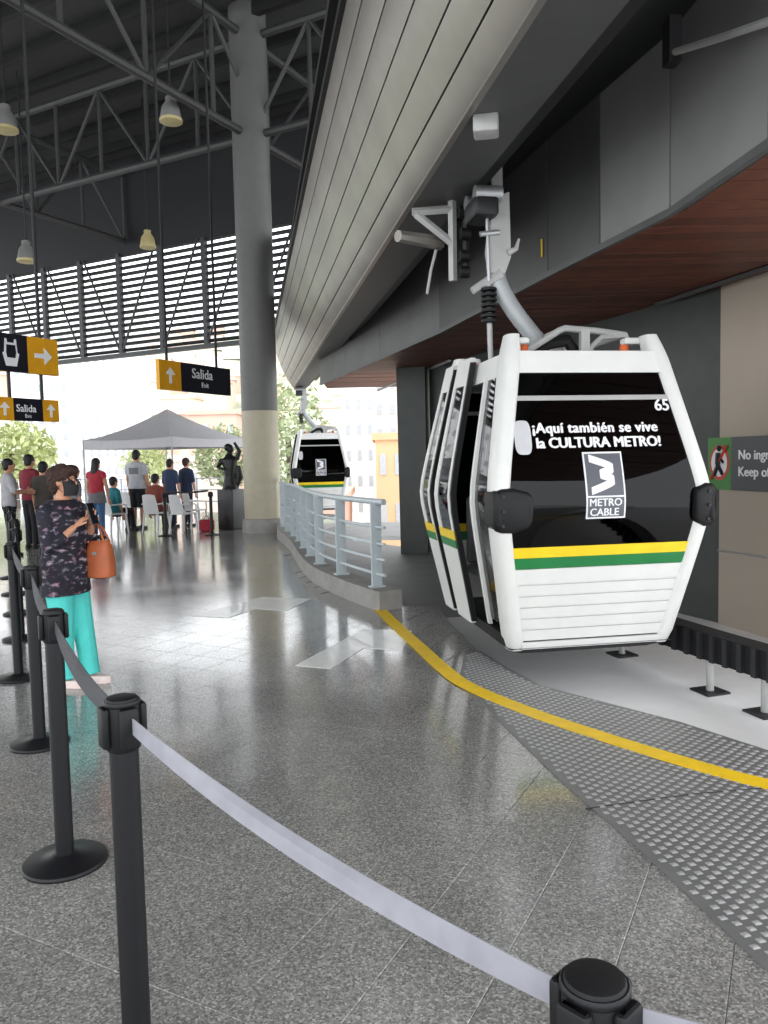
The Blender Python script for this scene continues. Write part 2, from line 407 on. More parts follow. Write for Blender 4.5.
# lower track floor
LZ = -.25
lf = [(e[0]-.15, e[1]) for e in EDGE]
struct('track_floor', MB().prism([(5.2, .5)]+[(e[0]-.2, e[1]-.1) for e in EDGE[:-1]]+[(.45, 8.6), (3.8, 9.2), (8, 7)], LZ-.1, LZ), 'whitefloor', 'white floor of the lower track bed below the gondola', 'floor')  # near part of the track bed, coloured whiter than the rear part
struct('track_floor_rear', MB().prism([(.45, 8.6), (-.2, 8.2), (-1.8, 13), (-2.4, 17.5), (-1.5, 18.2), (1.4, 14.4), (3.6, 9.2)], LZ-.1, LZ-.003), 'greyfloor', 'grey concrete floor of the track bed behind the gondola', 'floor')
struct('terrace_floor', MB().prism([(-2.4, 17.6), (-1.5, 18.2), (1.2, 17.8), (1.6, 22), (-2.2, 22)], LZ-.1, LZ-.01), 'greyfloor', 'grey concrete ledge below the distant gondola', 'floor')

# ================================================================== kerb and railing
kb = struct('railing_kerb', strip(MB(), [(p.x, p.y) for p in smooth_path([V(*p, 0) for p in [(.05, 7.88)]+RAIL], 4)], .27, -.005, .2), 'kerb', 'curved concrete kerb carrying the pale railing', 'kerb')
rail = thing('railing', 'pale blue-grey steel railing curving from the column to the kerb end', 'railing', (RAIL[0][0], RAIL[0][1], .2))
rp_ = smooth_path([V(*p, 0) for p in RAIL], 8)
mk('top_rail', MB().tube([V(0, 7.97, 1.1)]+[p+V(0, 0, 1.1) for p in rp_], .032, 10), 'railp', rail)
for z in (.34, .5, .66, .835):
    mk('rail_bar', MB().tube([V(.0, 7.97, z)]+[p+V(0, 0, z) for p in rp_], .017, 8), 'railp', rail)
acc = 0; last = None; nxt = 0
for i, p in enumerate(rp_):
    if last is not None: acc += (p-last).length
    last = p
    if acc >= nxt and i < len(rp_)-1:
        nxt += .98; t = (rp_[i+1]-p).normalized(); a = math.atan2(t.y, t.x)
        b = MB().box((p.x, p.y, .64), (.028, .115, .90), a)
        po = mk('post', b, 'railp', rail); 
        mk('base_plate', MB().box((p.x, p.y, .206), (.11, .16, .012), a), 'railp', po)

# ================================================================== column and pillar
cl = thing('column', 'tall round grey column with a cream lower part', 'column', C0, kind='structure')
mk('upper_shaft', MB().lathe([(.39, 2.62), (.39, 11.2)], C0, 40), 'column', cl)
mk('lower_shaft', MB().lathe([(.392, .28), (.392, 2.62)], C0, 40), 'column2', cl)
mk('base_ring', MB().lathe([(.46, 0), (.46, .1), (.44, .28), (.39, .3)], C0, 40), 'kerb', cl)
struct('pillar', MB().loft([[V(.30, 14.55, LZ), V(.80, 14.42, LZ), V(.95, 14.95, LZ), V(.45, 15.1, LZ)], [V(.28, 14.55, 3.25), V(.80, 14.42, 3.25), V(.95, 14.95, 3.25), V(.43, 15.1, 3.25)]]), 'darkwall', 'dark concrete pillar between the railing and the gondola', 'pillar')

# ================================================================== track beam housing
BO = V(.79, 3.86, 0); BW = V(-.1714, .9852, 0); BN = V(.9852, .1714, 0)
def B(l, n, z): return BO+BW*l+BN*n+V(0, 0, z)
bh = thing('track_beam', 'long silver-clad overhead track beam running above the platform edge', 'track beam', B(8, .2, 3.7), kind='structure')
prof = [(0, 3.70), (-.13, 3.86), (-.25, 4.06), (-.36, 4.28), (-.45, 4.52), (-.53, 4.78), (-.58, 5.05)]
L0, L1 = -7, 19.2
def nose(l, n, z):
    # the far end tapers and drops like a blunt nose
    k = max(0, (l-19.4)/1.4); k = k*k
    return B(l, n*(1-.5*k)+.1*k, z+(3.72-z)*.3*k)
ls = [L0, -3, 0, 3, 6, 9, 12, 15, 18, 19.4, 20, 20.5, 20.8]
for i in range(len(prof)-1):
    (n0, z0), (n1, z1) = prof[i], prof[i+1]
    d = V(n1-n0, z1-z0).normalized(); nn = V(-d.y, d.x)  # outward (left/down)
    if nn.x > 0: nn = -nn
    e = .007
    rings = []
    for l in ls:
        def pt(n, z): return nose(l, n, z)
        a0, c0_ = n0+d.x*e, z0+d.y*e; a1, c1 = n1-d.x*e, z1-d.y*e; am, cm = (n0+n1)/2+nn.x*.012, (z0+z1)/2+nn.y*.012
        rings.append([pt(a0, c0_), pt(am, cm), pt(a1, c1), pt(a1-nn.x*.03, c1-nn.y*.03), pt(a0-nn.x*.03, c0_-nn.y*.03)])
    mk('cladding_panel', MB().loft(rings), 'cladding', bh, 20)
mk('backing', MB().loft([[nose(l, .0, 3.72), nose(l, -.50, 5.03), nose(l, .43, 5.03), nose(l, .43, 3.72)] for l in ls]), 'darksteel', bh)
mk('bottom_lip', MB().loft([[nose(l, -.015, 3.69), nose(l, -.015, 3.725), nose(l, .03, 3.725), nose(l, .03, 3.69)] for l in ls]), 'cladding', bh)
mk('soffit', MB().loft([[nose(l, .03, 3.70), nose(l, .03, 3.73), nose(l, .43, 3.73), nose(l, .43, 3.70)] for l in ls]), 'soffit', bh)
mk('top_edge_trim', MB().loft([[nose(l, -.62, 5.02), nose(l, -.62, 5.09), nose(l, -.55, 5.09), nose(l, -.55, 5.02)] for l in ls]), 'darksteel', bh)
mk('running_rail', MB().loft([[B(l, .50, 3.82), B(l, .50, 3.92), B(l, .62, 3.92), B(l, .62, 3.82)] for l in (L0, 6, 19)]), 'darksteel', bh)
mk('side_web', MB().loft([[B(l, .44, 3.9), B(l, .44, 5.0), B(l, .49, 5.0), B(l, .49, 3.9)] for l in (L0, 6, 18)]), 'soffit', bh)
mk('added_sky_cover', MB().prism([B(-2.3, -.5, 0)[:2], B(-2.3, 3.5, 0)[:2], B(14, 3.5, 0)[:2], B(19, .4, 0)[:2], B(19, -.3, 0)[:2]], 6.3, 6.4), 'darkband', bh)  # added cover that keeps sky light out of the gap beside the beam
jb = at(486, 125, z=3.66)
tag(mk('junction_box', MB().bbox((jb.x, jb.y, 3.655), (.16, .16, .12), .015, -.17), 'lightsteel'), 'small pale square box fixed under the track beam', 'junction box')
# guide bracket under the beam next to the grip
bk = thing('guide_bracket', 'pale steel triangular bracket hanging from the track beam beside the hanger', 'bracket', B(2.85, .2, 3.1))
Yb = 6.75
def bp(px, py): return at(px, py, Y=Yb)
mk('upright', MB().tube([bp(452, 196), bp(453, 281)], .036, 4), 'lightsteel', bk)
mk('top_arm', MB().tube([bp(412, 212), bp(452, 209)], .034, 4), 'lightsteel', bk)
mk('diagonal_strut', MB().tube([bp(416, 214), bp(452, 243)], .034, 4), 'lightsteel', bk)
mk('arm_housing', MB().tube([at(398, 236, Y=6.6), at(440, 243, Y=6.9)], [.05, .065], 8), 'cladding', bk)
mk('bent_lever', MB().tube([at(436, 250, Y=6.85), at(431, 270, Y=6.85), at(427, 294, Y=6.85)], .014, 6), 'lightsteel', bk)
for k, (px, py) in enumerate(((462, 212), (464, 234), (463, 256), (463, 272))):
    c = at(px, py, Y=6.7); mk('roller', MB().tube([c-BN*.03, c+BN*.05], .05, 14), 'black', bk)
mk('roller_plate', MB().tube([at(466, 200, Y=6.75), at(466, 278, Y=6.75)], .03, 4), 'darksteel', bk)
mk('mounting_post', MB().loft([[p+V(a, b, 0) for a, b in ((-.05, -.04), (.05, -.04), (.05, .04), (-.05, .04))] for p in (at(498, 262, Y=7.4), at(496, 150, Y=7.4))]), 'lightsteel', bk)

# ================================================================== building fascia with wood soffit (right)
WZ = 3.2
FP = [V(2.35, 1.6, 0), V(2.2, 3.0, 0), at(768, 140, WZ), at(670, 209, WZ), at(600, 245, WZ), at(548, 272, WZ), at(440, 330, WZ), at(380, 357, WZ), at(320, 383, WZ)]
FP = [V(p.x, p.y, 0) for p in FP]
fa = thing('wall_right', 'grey panelled fascia wall above the wooden soffit', 'wall', (FP[4].x, FP[4].y, WZ), kind='structure')
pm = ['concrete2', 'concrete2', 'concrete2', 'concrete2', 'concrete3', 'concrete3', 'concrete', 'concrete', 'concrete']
def seg_box(a, b, z0, z1, th, gap=0, inset=0):
    t = (b-a).normalized(); n = V(t.y, -t.x, 0)  # to the right of travel (into the building)
    a2 = a+t*gap+n*inset; b2 = b-t*gap+n*inset
    return MB().prism([a2[:2], b2[:2], (b2+n*th)[:2], (a2+n*th)[:2]], z0, z1)
# finer panel joints along the long runs
joints = []
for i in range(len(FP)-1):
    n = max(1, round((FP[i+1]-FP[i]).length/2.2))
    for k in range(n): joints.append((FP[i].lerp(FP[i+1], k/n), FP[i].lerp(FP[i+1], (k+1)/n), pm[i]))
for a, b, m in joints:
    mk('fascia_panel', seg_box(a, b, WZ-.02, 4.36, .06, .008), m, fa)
up = MB()
for i in range(len(FP)-1): 
    q = seg_box(FP[i], FP[i+1], 4.3, 6.35, .1, -.02, .12); up.add(q.v, q.f)
    q = seg_box(FP[i], FP[i+1], WZ, 4.34, .05, -.02, .07); up.add(q.v, q.f)
mk('upper_band', up, 'darkband', fa)
tr = MB().loft([[p+V(a, b, 0) for a, b in ((-.012, 0), (.03, 0))]+[p+V(.03, 0, .05), p+V(-.012, 0, .05)] for p in [q+V(0, 0, WZ-.045) for q in FP]])
mk('edge_trim', tr, 'soffit', fa)
pp = [at(675, 52, Y=5.1), at(720, 38, Y=4.55), at(790, 14, Y=3.9)]
cp = thing('conduit', 'thin grey conduit pipe with a bracket along the top of the fascia panels', 'pipe', (pp[0].x, pp[0].y, pp[0].z))
mk('pipe', MB().tube(pp, .022, 8), 'lightsteel', cp)
mk('wall_bracket', MB().box(at(672, 42, Y=5.15), (.08, .10, .28), .1), 'darksteel', cp)
ym = at(547, 248, Y=7.3)
tag(mk('yellow_mark', MB().box((ym.x-.05, ym.y, ym.z), (.012, .02, .16)), 'yellow'), 'short vertical yellow mark on the grey fascia behind the hanger', 'mark')

# wooden plank soffit
ce = thing('ceiling', 'dark reddish wood plank soffit over the track', 'ceiling', (3, 8, WZ), kind='structure')
mk('backing_board', MB().prism([(p.x+.05, p.y) for p in FP]+[(1.6, 18.4), (7.5, 12), (7.5, 7), (4.7, 7), (4.7, 1.6)], WZ+.05, WZ+.1), 'darkwall', ce)
def fx(y):
    for a, b in zip(FP, FP[1:]):
        if a.y <= y <= b.y: return a.x+(b.x-a.x)*(y-a.y)/(b.y-a.y)
    return FP[-1].x
y = 1.7; k = 0; PW = .19
while y < 18.3:
    x0 = fx(y+PW/2)+.06; x1 = 4.6 if y < 7 else 7.2 if y < 9 else max(1.5, 7.2-(y-9)*.62)
    mk('wood_plank', MB().box(((x0+x1)/2, y+PW/2, WZ+.02+random.uniform(-.003, .003)), (x1-x0, PW-.012, .03)), 'wood' if random.random() < .6 else 'wood2', ce, None)
    y += PW; k += 1
ba = at(655, 303, WZ); bb = at(790, 258, WZ)
mk('joint_cover', MB().tube([ba+V(0, 0, -.01), bb+V(0, 0, -.01)], .03, 4), 'soffit', ce)
bb1 = at(378, 390, WZ); bb2 = at(450, 360, WZ)
mk('joint_cover', MB().tube([bb1, bb2], .035, 4), 'lightsteel', ce)
dl = at(436, 381, WZ)
d_ = thing('downlight', 'small lit round downlight in the wood soffit behind the gondola', 'lamp', (dl.x, dl.y, WZ-.05))
mk('rim', MB().lathe([(.16, -.05), (.17, 0)], (dl.x, dl.y, WZ), 20), 'lightsteel', d_)
mk('lens', MB().lathe([(.14, -.058), (.14, -.045)], (dl.x, dl.y, WZ), 20), mat('lit_lens', (1, .95, .85), emit=4), d_)

# tan wall and dark wall behind the gondola
wa = V(3.46, 8.03, 0); wb = V(3.63, 7.41, 0); wd_ = (wb-wa).normalized()
wc = wa+wd_*2.6
tw = struct('wall_back', MB().prism([wa[:2], wc[:2], (wc+V(.2, .05, 0))[:2], (wa+V(.2, .05, 0))[:2]], LZ, WZ+.03), 'tan', 'plain tan wall behind the track guide rail', 'wall')
w0 = wa+wd_*.05+V(-.012, -.003, .28)
mk('wall_seam', MB().tube([wa+V(-.006, 0, .52), wc+V(-.006, 0, .52)], .012, 4), 'lightsteel', tw)
struct('wall_recess', MB().prism([(.9, 14.7), (3.5, 8.0), (3.65, 8.1), (1.1, 14.9)], LZ, WZ+.03), 'darkwall', 'dark recessed wall between the pillar and the tan wall', 'wall')

# warning sign on the tan wall
def on_wall(px, py):   # pixel on the tan wall's plane
    d = _f + _R*((px-384)/F) + _U*((512-py)/F); n = V(-wd_.y, wd_.x, 0)
    t = (wa-CAMP).dot(n)/d.dot(n); return CAMP+d*t
sA = on_wall(711, 438); sB = on_wall(711, 489)
sg = thing('warning_sign', 'green and black keep-off sign with a crossed-out walker on the tan wall', 'sign', (sA.x-.02, sA.y, sB.z))
wn = V(-.965, -.263, 0); wn = V(wd_.y, -wd_.x, 0)
if wn.dot(V(0, 0, 0)-wa) < 0: wn = -wn
def SP(u, z, d=.02): return V(sA.x, sA.y, 0)+wd_*u+wn*d+V(0, 0, z)
z1, z0 = sA.z, sB.z; hh = z1-z0; gw = hh*.62
def slab(u0, u1, za, zb, d0, d1): return MB().loft([[SP(u0, za, d), SP(u1, za, d), SP(u1, zb, d), SP(u0, zb, d)] for d in (d0, d1)])
mk('green_panel', slab(-.02, gw, z0, z1, .0, .02), 'signgreen', sg)
mk('black_panel', slab(gw, gw+1.9, z0, z1, .0, .02), 'signblack', sg)
def disc(u, z, r, d0, d1, n=28, ru=1): return MB().loft([[SP(u+r*ru*math.cos(2*PI*k/n), z+r*math.sin(2*PI*k/n), d) for k in range(n)] for d in (d0, d1)])
uc = gw*.48; zc = (z0+z1)/2+.01; 
mk('red_ring', disc(uc, zc, hh*.34, .02, .024, ru=.82), 'red', sg); mk('white_disc', disc(uc, zc, hh*.27, .024, .027, ru=.82), 'letter', sg)
pg = MB().tube([SP(uc, zc+.10, .03), SP(uc-.01, zc-.02, .03)], .03, 6)
pg.tube([SP(uc-.01, zc-.02, .03), SP(uc-.06, zc-.13, .03)], .02, 6); pg.tube([SP(uc-.01, zc-.02, .03), SP(uc+.06, zc-.12, .03)], .02, 6)
pg.tube([SP(uc, zc+.07, .03), SP(uc+.07, zc-.0, .03)], .014, 6); pg.ell(SP(uc+.005, zc+.145, .03), (.026, .026, .03), 8, 6)
mk('walker_pictogram', pg, 'signblack', sg)
mk('red_bar', MB().tube([SP(uc-.12, zc-.17, .034), SP(uc+.12, zc+.17, .034)], .012, 6), 'red', sg)
for body, zz in (('No ingresar', z0+hh*.58), ('Keep off', z0+hh*.27)):
    t = text_mb(body, hh*.25, 0, bold=.004); t.v = [SP(gw+.10+p.x, zz+p.y, .021+p.z) for p in t.v]; mk('lettering', t, 'letter', sg, None)

# ================================================================== guide rail on posts (right)
gp = [V(2.0, 7.4, 0), at(622, 655, LZ), at(710, 692, LZ), at(765, 714, LZ), V(2.78, 4.4, 0), V(2.95, 3.6, 0)]
gp = [V(p.x, p.y, 0) for p in gp]
gr = thing('guide_rail', 'low black ribbed guide rail on short steel posts beside the gondola', 'guide rail', (gp[2].x, gp[2].y, LZ))
gs = smooth_path(gp, 6)
mk('rail_body', MB().loft([[p+V(-.05, 0, .0), p+V(.06, 0, .0), p+V(.06, 0, .20), p+V(-.05, 0, .20)] for p in gs]), 'black', gr)
mk('top_strip', MB().loft([[p+V(-.06, 0, .2), p+V(.08, 0, .2), p+V(.08, 0, .215), p+V(-.06, 0, .215)] for p in gs]), 'darksteel', gr)
rl = 0; lastp = gs[0]
for p in smooth_path(gp, 40):
    rl += (p-lastp).length; lastp = p
    if rl > .13 and p.y < 6.2:
        rl = 0; mk('rib', MB().box((p.x-.062, p.y, .1), (.03, .045, .20), .25), 'darksteel', gr)
for p in (gp[1], gp[2], gp[3]):
    po = mk('post', MB().lathe([(.028, LZ), (.028, .0)], (p.x, p.y, 0), 12), 'lightsteel', gr)
    mk('base_plate', MB().box((p.x, p.y, LZ+.008), (.20, .20, .016), .3), 'darksteel', po)

# ================================================================== gondola cabin
ZT, ZM, ZB = 2.42, 1.22, .15
def soft(t): return (t+math.sqrt(t*t+.012))/2-.0548
def hx(z): return .818-(.20*soft(z-ZM)+.19*soft(ZM-z))
def hy(z): return 1.14-(.295*soft(z-ZM)+.257*soft(ZM-z))
def front(mb, u0, u1, z0, z1, off, th, m=.10, sy=-1, na=6, nb=10):
    def f(a, b, k):
        z = z0+(z1-z0)*b; wv = hx(z)-m; x = wv*(u0+(u1-u0)*a); return V(x, sy*(hy(z)+off-th*k), z)
    return mb.shell(f, na, nb)
def side(mb, v0, v1, z0, z1, off, th, m=.10, sx=-1, na=3, nb=14):
    def f(a, b, k):
        z = z0+(z1-z0)*b; wv = hy(z)-m; yv = wv*(v0+(v1-v0)*a); return V(sx*(hx(z)+off-th*k), yv, z)
    return mb.shell(f, na, nb)
def gondola():
    R0 = thing('gondola_cabin')
    L = lambda n, mb, m, p=R0, s=40: mk(n, mb, m, p, s, local=(p is R0))
    for sx in (-1, 1):
        for sy in (-1, 1):
            rings = []
            for i in range(25):
                z = ZB-.02+(ZT-ZB+.02)*i/24; k = 1 if i < 23 else (.9 if i == 23 else .72)
                if i == 0: k = .8
                cx, cy = sx*(hx(z)-.066), sy*(hy(z)-.105); ring = []
                for j in range(20):
                    a = 2*PI*j/20; c, s_ = math.cos(a), math.sin(a)
                    ring.append(V(cx+.068*k*math.copysign(abs(c)**.7, c), cy+.115*k*math.copysign(abs(s_)**.7, s_), z))
                rings.append(ring)
            L('corner_pillar', MB().loft(rings), 'white')
    # floor and roof
    def plan(z, m): return [V(a*(hx(z)-m), b*(hy(z)-m), z) for a, b in ((-1, -1), (1, -1), (1, 1), (-1, 1))]
    L('floor_pan', MB().loft([plan(ZB, .03), plan(ZB+.07, .03)]), 'darksteel')
    L('sill', MB().loft([plan(ZB-.07, .12), plan(ZB, .0)]), 'black')
    L('roof', MB().loft([plan(2.14, .06), plan(2.27, .06), [p+V(0, 0, 0) for p in plan(2.31, .14)]]), mat('roof_grey', (.5, .5, .5), .5))
    for sy in (-1, 1):
        L('header', front(MB(), -1, 1, 2.13, 2.29, -.01, .05, sy=sy), 'white')
        L('upper_window', front(MB(), -.99, .99, 1.965, 2.13, -.03, .02, sy=sy), 'dark_glass')
        L('transom_bar', front(MB(), -1, 1, 1.93, 1.965, -.02, .03, sy=sy), 'lightsteel')
        L('end_window', front(MB(), -.995, .995, .905, 1.93, -.022, .02, sy=sy, nb=20), 'dark_glass')
        L('yellow_stripe', front(MB(), -1, 1, .83, .905, -.014, .03, sy=sy), 'cab_yellow')
        L('green_stripe', front(MB(), -1, 1, .75, .83, -.014, .03, sy=sy), 'cab_green')
        lp = L('lower_panel', front(MB(), -1, 1, ZB, .75, -.035, .03, sy=sy), 'white')
        zs = [.20, .29, .375, .46, .545, .63, .75]
        L('bottom_rail', front(MB(), -1, 1, ZB-.01, .195, -.008, .04, sy=sy), 'white')
        for a, b in zip(zs, zs[1:]):
            L('panel_slat', front(MB(), -1, 1, a+.007, b-.004, -.016, .03, sy=sy), 'white', lp)
    # right side (away from the platform)
    L('side_window', side(MB(), -1, 1, .905, 2.13, -.03, .02, sx=1), 'door_glass')
    L('side_panel', side(MB(), -1, 1, ZB, .75, -.02, .03, sx=1), 'white')
    L('side_stripe', side(MB(), -1, 1, .83, .905, -.02, .03, sx=1), 'cab_yellow'); L('side_stripe', side(MB(), -1, 1, .75, .83, -.02, .03, sx=1), 'cab_green')
    L('side_header', side(MB(), -1, 1, 2.13, 2.29, -.02, .04, sx=1), 'white')
    # left side: header, fixed glass strips, two slid-open door leaves
    L('door_header', side(MB(), -1, 1, 2.12, 2.29, -.03, .05), 'white')
    L('door_sill', side(MB(), -1, 1, ZB, ZB+.09, .0, .06), 'black')
    for v0, v1 in ((-1, -.52),):
        L('fixed_glass', side(MB(), v0, v1, .3, 2.12, -.03, .02), 'door_glass')
    for v0, v1 in ((-.10, .40), (.60, .97)):
        d = L('door_leaf', side(MB(), v0, v1, ZB+.03, .80, .045, .045), 'white')
        e = .055
        L('leaf_frame', side(side(side(MB(), v0, v0+e, .80, 2.30, .045, .045), v1-e*1.7, v1, .80, 2.30, .045, .045), v0, v1, 2.12, 2.34, .045, .045), 'white', d)
        L('leaf_glass', side(MB(), v0+e, v1-e*1.7, .905, 2.12, .035, .02), 'door_glass', d)
        L('leaf_stripe', side(MB(), v0, v1, .87, .945, .048, .048), 'cab_yellow', d); L('leaf_stripe', side(MB(), v0, v1, .80, .87, .048, .048), 'cab_green', d)
        L('rubber_seal', side(MB(), v0-.04, v0, ZB+.05, 2.3, .04, .045), 'black', d)
    for v in (-.56,):
        L('edge_strip', side(MB(), v, v+.05, ZB+.1, 2.14, -.005, .03), 'white')
    # corner bumpers
    for sx in (-1, 1):
        for sy in (-1, 1):
            wd2 = .285 if sx < 0 else .16
            zc, n, rings = 1.17, 20, []
            for dep, k in ((.0, 1), (.045, 1), (.06, .93), (.066, .8)):
                ring = []
                for j in range(n):
                    a = 2*PI*j/n; c, s_ = math.cos(a), math.sin(a)
                    x = math.copysign(abs(c)**.5, c)*wd2/2*k; z = math.copysign(abs(s_)**.5, s_)*.155*k*(1 if x*sx > -wd2*.1 else .88)
                    zz = zc+z; xx = sx*(hx(ZM)+.006)-sx*(wd2/2)+x
                    ring.append(V(xx, sy*(hy(zz)-.03+dep), zz))
                rings.append(ring)
            bu = L('bumper', MB().loft(rings), 'black')
            L('bumper_side', MB().bbox((sx*(hx(ZM)-.028), sy*(hy(ZM)-.09), zc+.01), (.07, .24, .26), .03), 'black', R0)
            for zz in (1.07, 1.17, 1.27):
                c = (sx*(hx(ZM)-.06), sy*(hy(zz)+.038), zz)
                L('bolt', MB().tube([V(*c), V(c[0], c[1]+sy*.006, c[2])], .012, 8), 'darksteel', R0)
    # interior seats
    for sy in (-1, 1):
        sb = MB().bbox((.12, sy*.66, .50), (1.15, .42, .08), .03)
        s_ = L('bench_seat', sb, 'seat')
        for i in range(3): L('backrest', MB().bbox((-.28+i*.38, sy*.86, .86), (.34, .07, .62), .03), 'seat', R0)
    L('window_patch', MB().loft([[V(-.56+.062*math.copysign(abs(math.cos(2*PI*j/24))**.55, math.cos(2*PI*j/24)), -(hy(1.67+.12*math.copysign(abs(math.sin(2*PI*j/24))**.6, math.sin(2*PI*j/24)))-.0215+dd), 1.67+.12*math.copysign(abs(math.sin(2*PI*j/24))**.6, math.sin(2*PI*j/24))) for j in range(24)] for dd in (-.001, .0015)]), 'head')  # flat pale rounded shape on the end window glass, not a seat part
    L('pole', MB().tube([V(-.35, -.1, ZB), V(-.35, -.1, 2.14)], .018, 8), 'steel')
    # roof rack
    for yy in (-.42, .42):
        rk = L('roof_rack', MB().tube([V(-.33, yy, 2.33), V(-.05, yy, 2.50), V(.0, yy, 2.52), V(.28, yy, 2.50), V(.50, yy, 2.47), V(.52, yy, 2.42)], .026, 8), 'lightsteel')
        L('rack_post', MB().box((.16, yy, 2.40), (.07, .05, .22)), 'lightsteel', R0)
        L('rack_curve', MB().tube([V(.20, yy, 2.30), V(.22, yy, 2.38), V(.30, yy, 2.45), V(.48, yy, 2.47)], .022, 8), 'lightsteel', R0)
        L('dark_duct', MB().tube([V(-.22, yy+.1, 2.33), V(-.1, yy+.1, 2.42), V(.06, yy+.1, 2.44), V(.14, yy+.1, 2.33)], .05, 8), 'black', R0)
    L('rack_rail', MB().tube([V(.0, -.42, 2.52), V(.0, .42, 2.52)], .022, 8), 'lightsteel'); L('rack_rail', MB().tube([V(.5, -.42, 2.47), V(.5, .42, 2.47)], .022, 8), 'lightsteel')
    for sx, sy in ((1, -1), (-1, -1), (1, 1), (-1, 1)):
        L('rubber_mount', MB().lathe([(.034, 2.30), (.037, 2.33), (.03, 2.37)], (sx*.40, sy*.60, 0), 14), 'orange')
        L('mount_arm', MB().bbox((sx*.46, sy*.62, 2.39), (.17, .10, .05), .015), 'white')
    # hanger
    L('hanger_socket', MB().bbox((.02, 0, 2.37), (.22, .18, .12), .02), 'lightsteel')
    path = smooth_path([V(.03, 0, 2.40), V(-.10, 0, 2.53), V(-.27, 0, 2.74), V(-.385, 0, 2.94), V(-.42, 0, 3.10)], 5)
    L('hanger_arm', MB().tube(path, .075, 12, ell=(1, .62), flat=(0, 1, 0)), mat('hanger_grey', (.40, .42, .43), .4, .2))
    L('hanger_plate', MB().loft([[V(-.47, -.05, 3.02), V(-.35, -.05, 3.02), V(-.35, .05, 3.02), V(-.47, .05, 3.02)], [V(-.49, -.05, 3.2), V(-.30, -.05, 3.15), V(-.30, .05, 3.15), V(-.49, .05, 3.2)],
        [V(-.44, -.05, 3.62), V(-.31, -.05, 3.66), V(-.31, .05, 3.66), V(-.44, .05, 3.62)]]), 'lightsteel')
    L('release_lever', MB().tube([V(-.33, -.05, 3.18), V(-.26, -.06, 3.21), V(-.235, -.06, 3.29)], [.03, .02, .010], 8), 'lightsteel')
    gp_ = L('grip_jaw', MB().bbox((-.53, 0, 3.52), (.20, .34, .16), .03), 'darksteel')
    L('grip_roller', MB().tube([V(-.62, -.12, 3.62), V(-.40, -.12, 3.62)], .06, 14), 'steel', gp_); L('grip_roller', MB().tube([V(-.62, .14, 3.62), V(-.40, .14, 3.62)], .06, 14), 'steel', gp_)
    L('grip_rod', MB().tube([V(-.50, -.06, 3.45), V(-.49, -.06, 2.95)], .014, 8), 'steel', gp_)
    L('grip_pin', MB().tube([V(-.56, -.06, 3.32), V(-.40, -.06, 3.34)], .022, 8), 'steel', gp_)
    L('damper_bracket', MB().tube([V(-.62, -.02, 2.88), V(-.50, -.02, 2.95), V(-.38, -.02, 3.02)], [.03, .04, .05], 8), 'lightsteel')
    dm = L('damper_rod', MB().tube([V(-.49, -.03, 2.95), V(-.48, -.05, 2.30)], .022, 10), 'lightsteel')
    for i in range(7): L('damper_coil', MB().lathe([(.05, 0), (.066, .008), (.066, .026), (.05, .034)], (-.487, -.035, 2.62+i*.042), 16), 'black', dm)
    # lettering and emblem on both ends' glass
    def put(mb, x, z, d=.0):
        o = MB(); o.f = mb.f
        o.v = [V(x+p.x, -(hy(z+p.y)-.018+d+p.z), z+p.y) for p in mb.v]; return o
    L('lettering', put(text_mb('¡Aquí también se vive', .102, 0, spacing=1.06, bold=.0042), -.49, 1.70), 'letter', R0, None)
    L('lettering', put(text_mb('la CULTURA METRO!', .102, 0, spacing=.99, bold=.0045), -.47, 1.595), 'letter', R0, None)
    L('cabin_number', put(text_mb('65', .118, 0, bold=.003), .455, 1.85), 'letter', R0, None)
    def rect(x0, x1, z0, z1, d0, d1):
        def f(a, b, k):
            z = z0+(z1-z0)*b; return V(x0+(x1-x0)*a, -(hy(z)-.02+(d1 if k == 0 else d0)), z)
        return MB().shell(f, 1, 8)
    em = L('emblem', rect(-.142, .150, 1.095, 1.560, 0, .004), 'letter')
    L('emblem_field', rect(-.130, .138, 1.255, 1.548, .002, .0055), 'emblem', em)
    L('emblem_base', rect(-.130, .138, 1.106, 1.243, .002, .0055), 'emblem', em)
    zz = [(-.105, 1.475), (.105, 1.395), (-.045, 1.36), (.105, 1.325), (-.03, 1.29), (-.11, 1.235)]
    zz = [(-.10, 1.517), (.075, 1.447), (-.03, 1.405), (.075, 1.360), (-.10, 1.288)]
    zg = MB(); zp = smooth_path([V(a, 0, b) for a, b in zz], 5); rings = []
    for i, p in enumerate(zp):
        rings.append([V(p.x, -(hy(p.z+s_)-.02+dd), p.z+s_) for s_, dd in ((-.027, .004), (.027, .004), (.027, .0075), (-.027, .0075))])
    zg.loft(rings); L('emblem_zigzag', zg, 'letter', em)
    L('emblem_text', put(text_mb('METRO', .074, 0, bold=.0018), -.122, 1.184, .003), 'letter', em, None)
    L('emblem_text', put(text_mb('CABLE', .074, 0, bold=.0018), -.116, 1.116, .003), 'letter', em, None)
    return R0
gon = gondola()
gon.location = (1.36, 6.53, 0); gon.rotation_euler = (0, 0, .166)
tag(gon, 'large white gondola cabin numbered 65 with yellow and green stripes, nearest', 'gondola', 'gondola cabins')
g2 = copy_tree(gon, None, skip=('lettering', 'cabin_number', 'bolt'))
far = B(19.6, .45, 0); e1 = V(math.cos(.166), math.sin(.166), 0)
g2.location = (far.x+.22*e1.x, far.y+.36*e1.y, .0); g2.rotation_euler = (0, 0, .13)
tag(g2, 'distant gondola cabin hanging at the far end of the track beam behind the railing', 'gondola', 'gondola cabins')

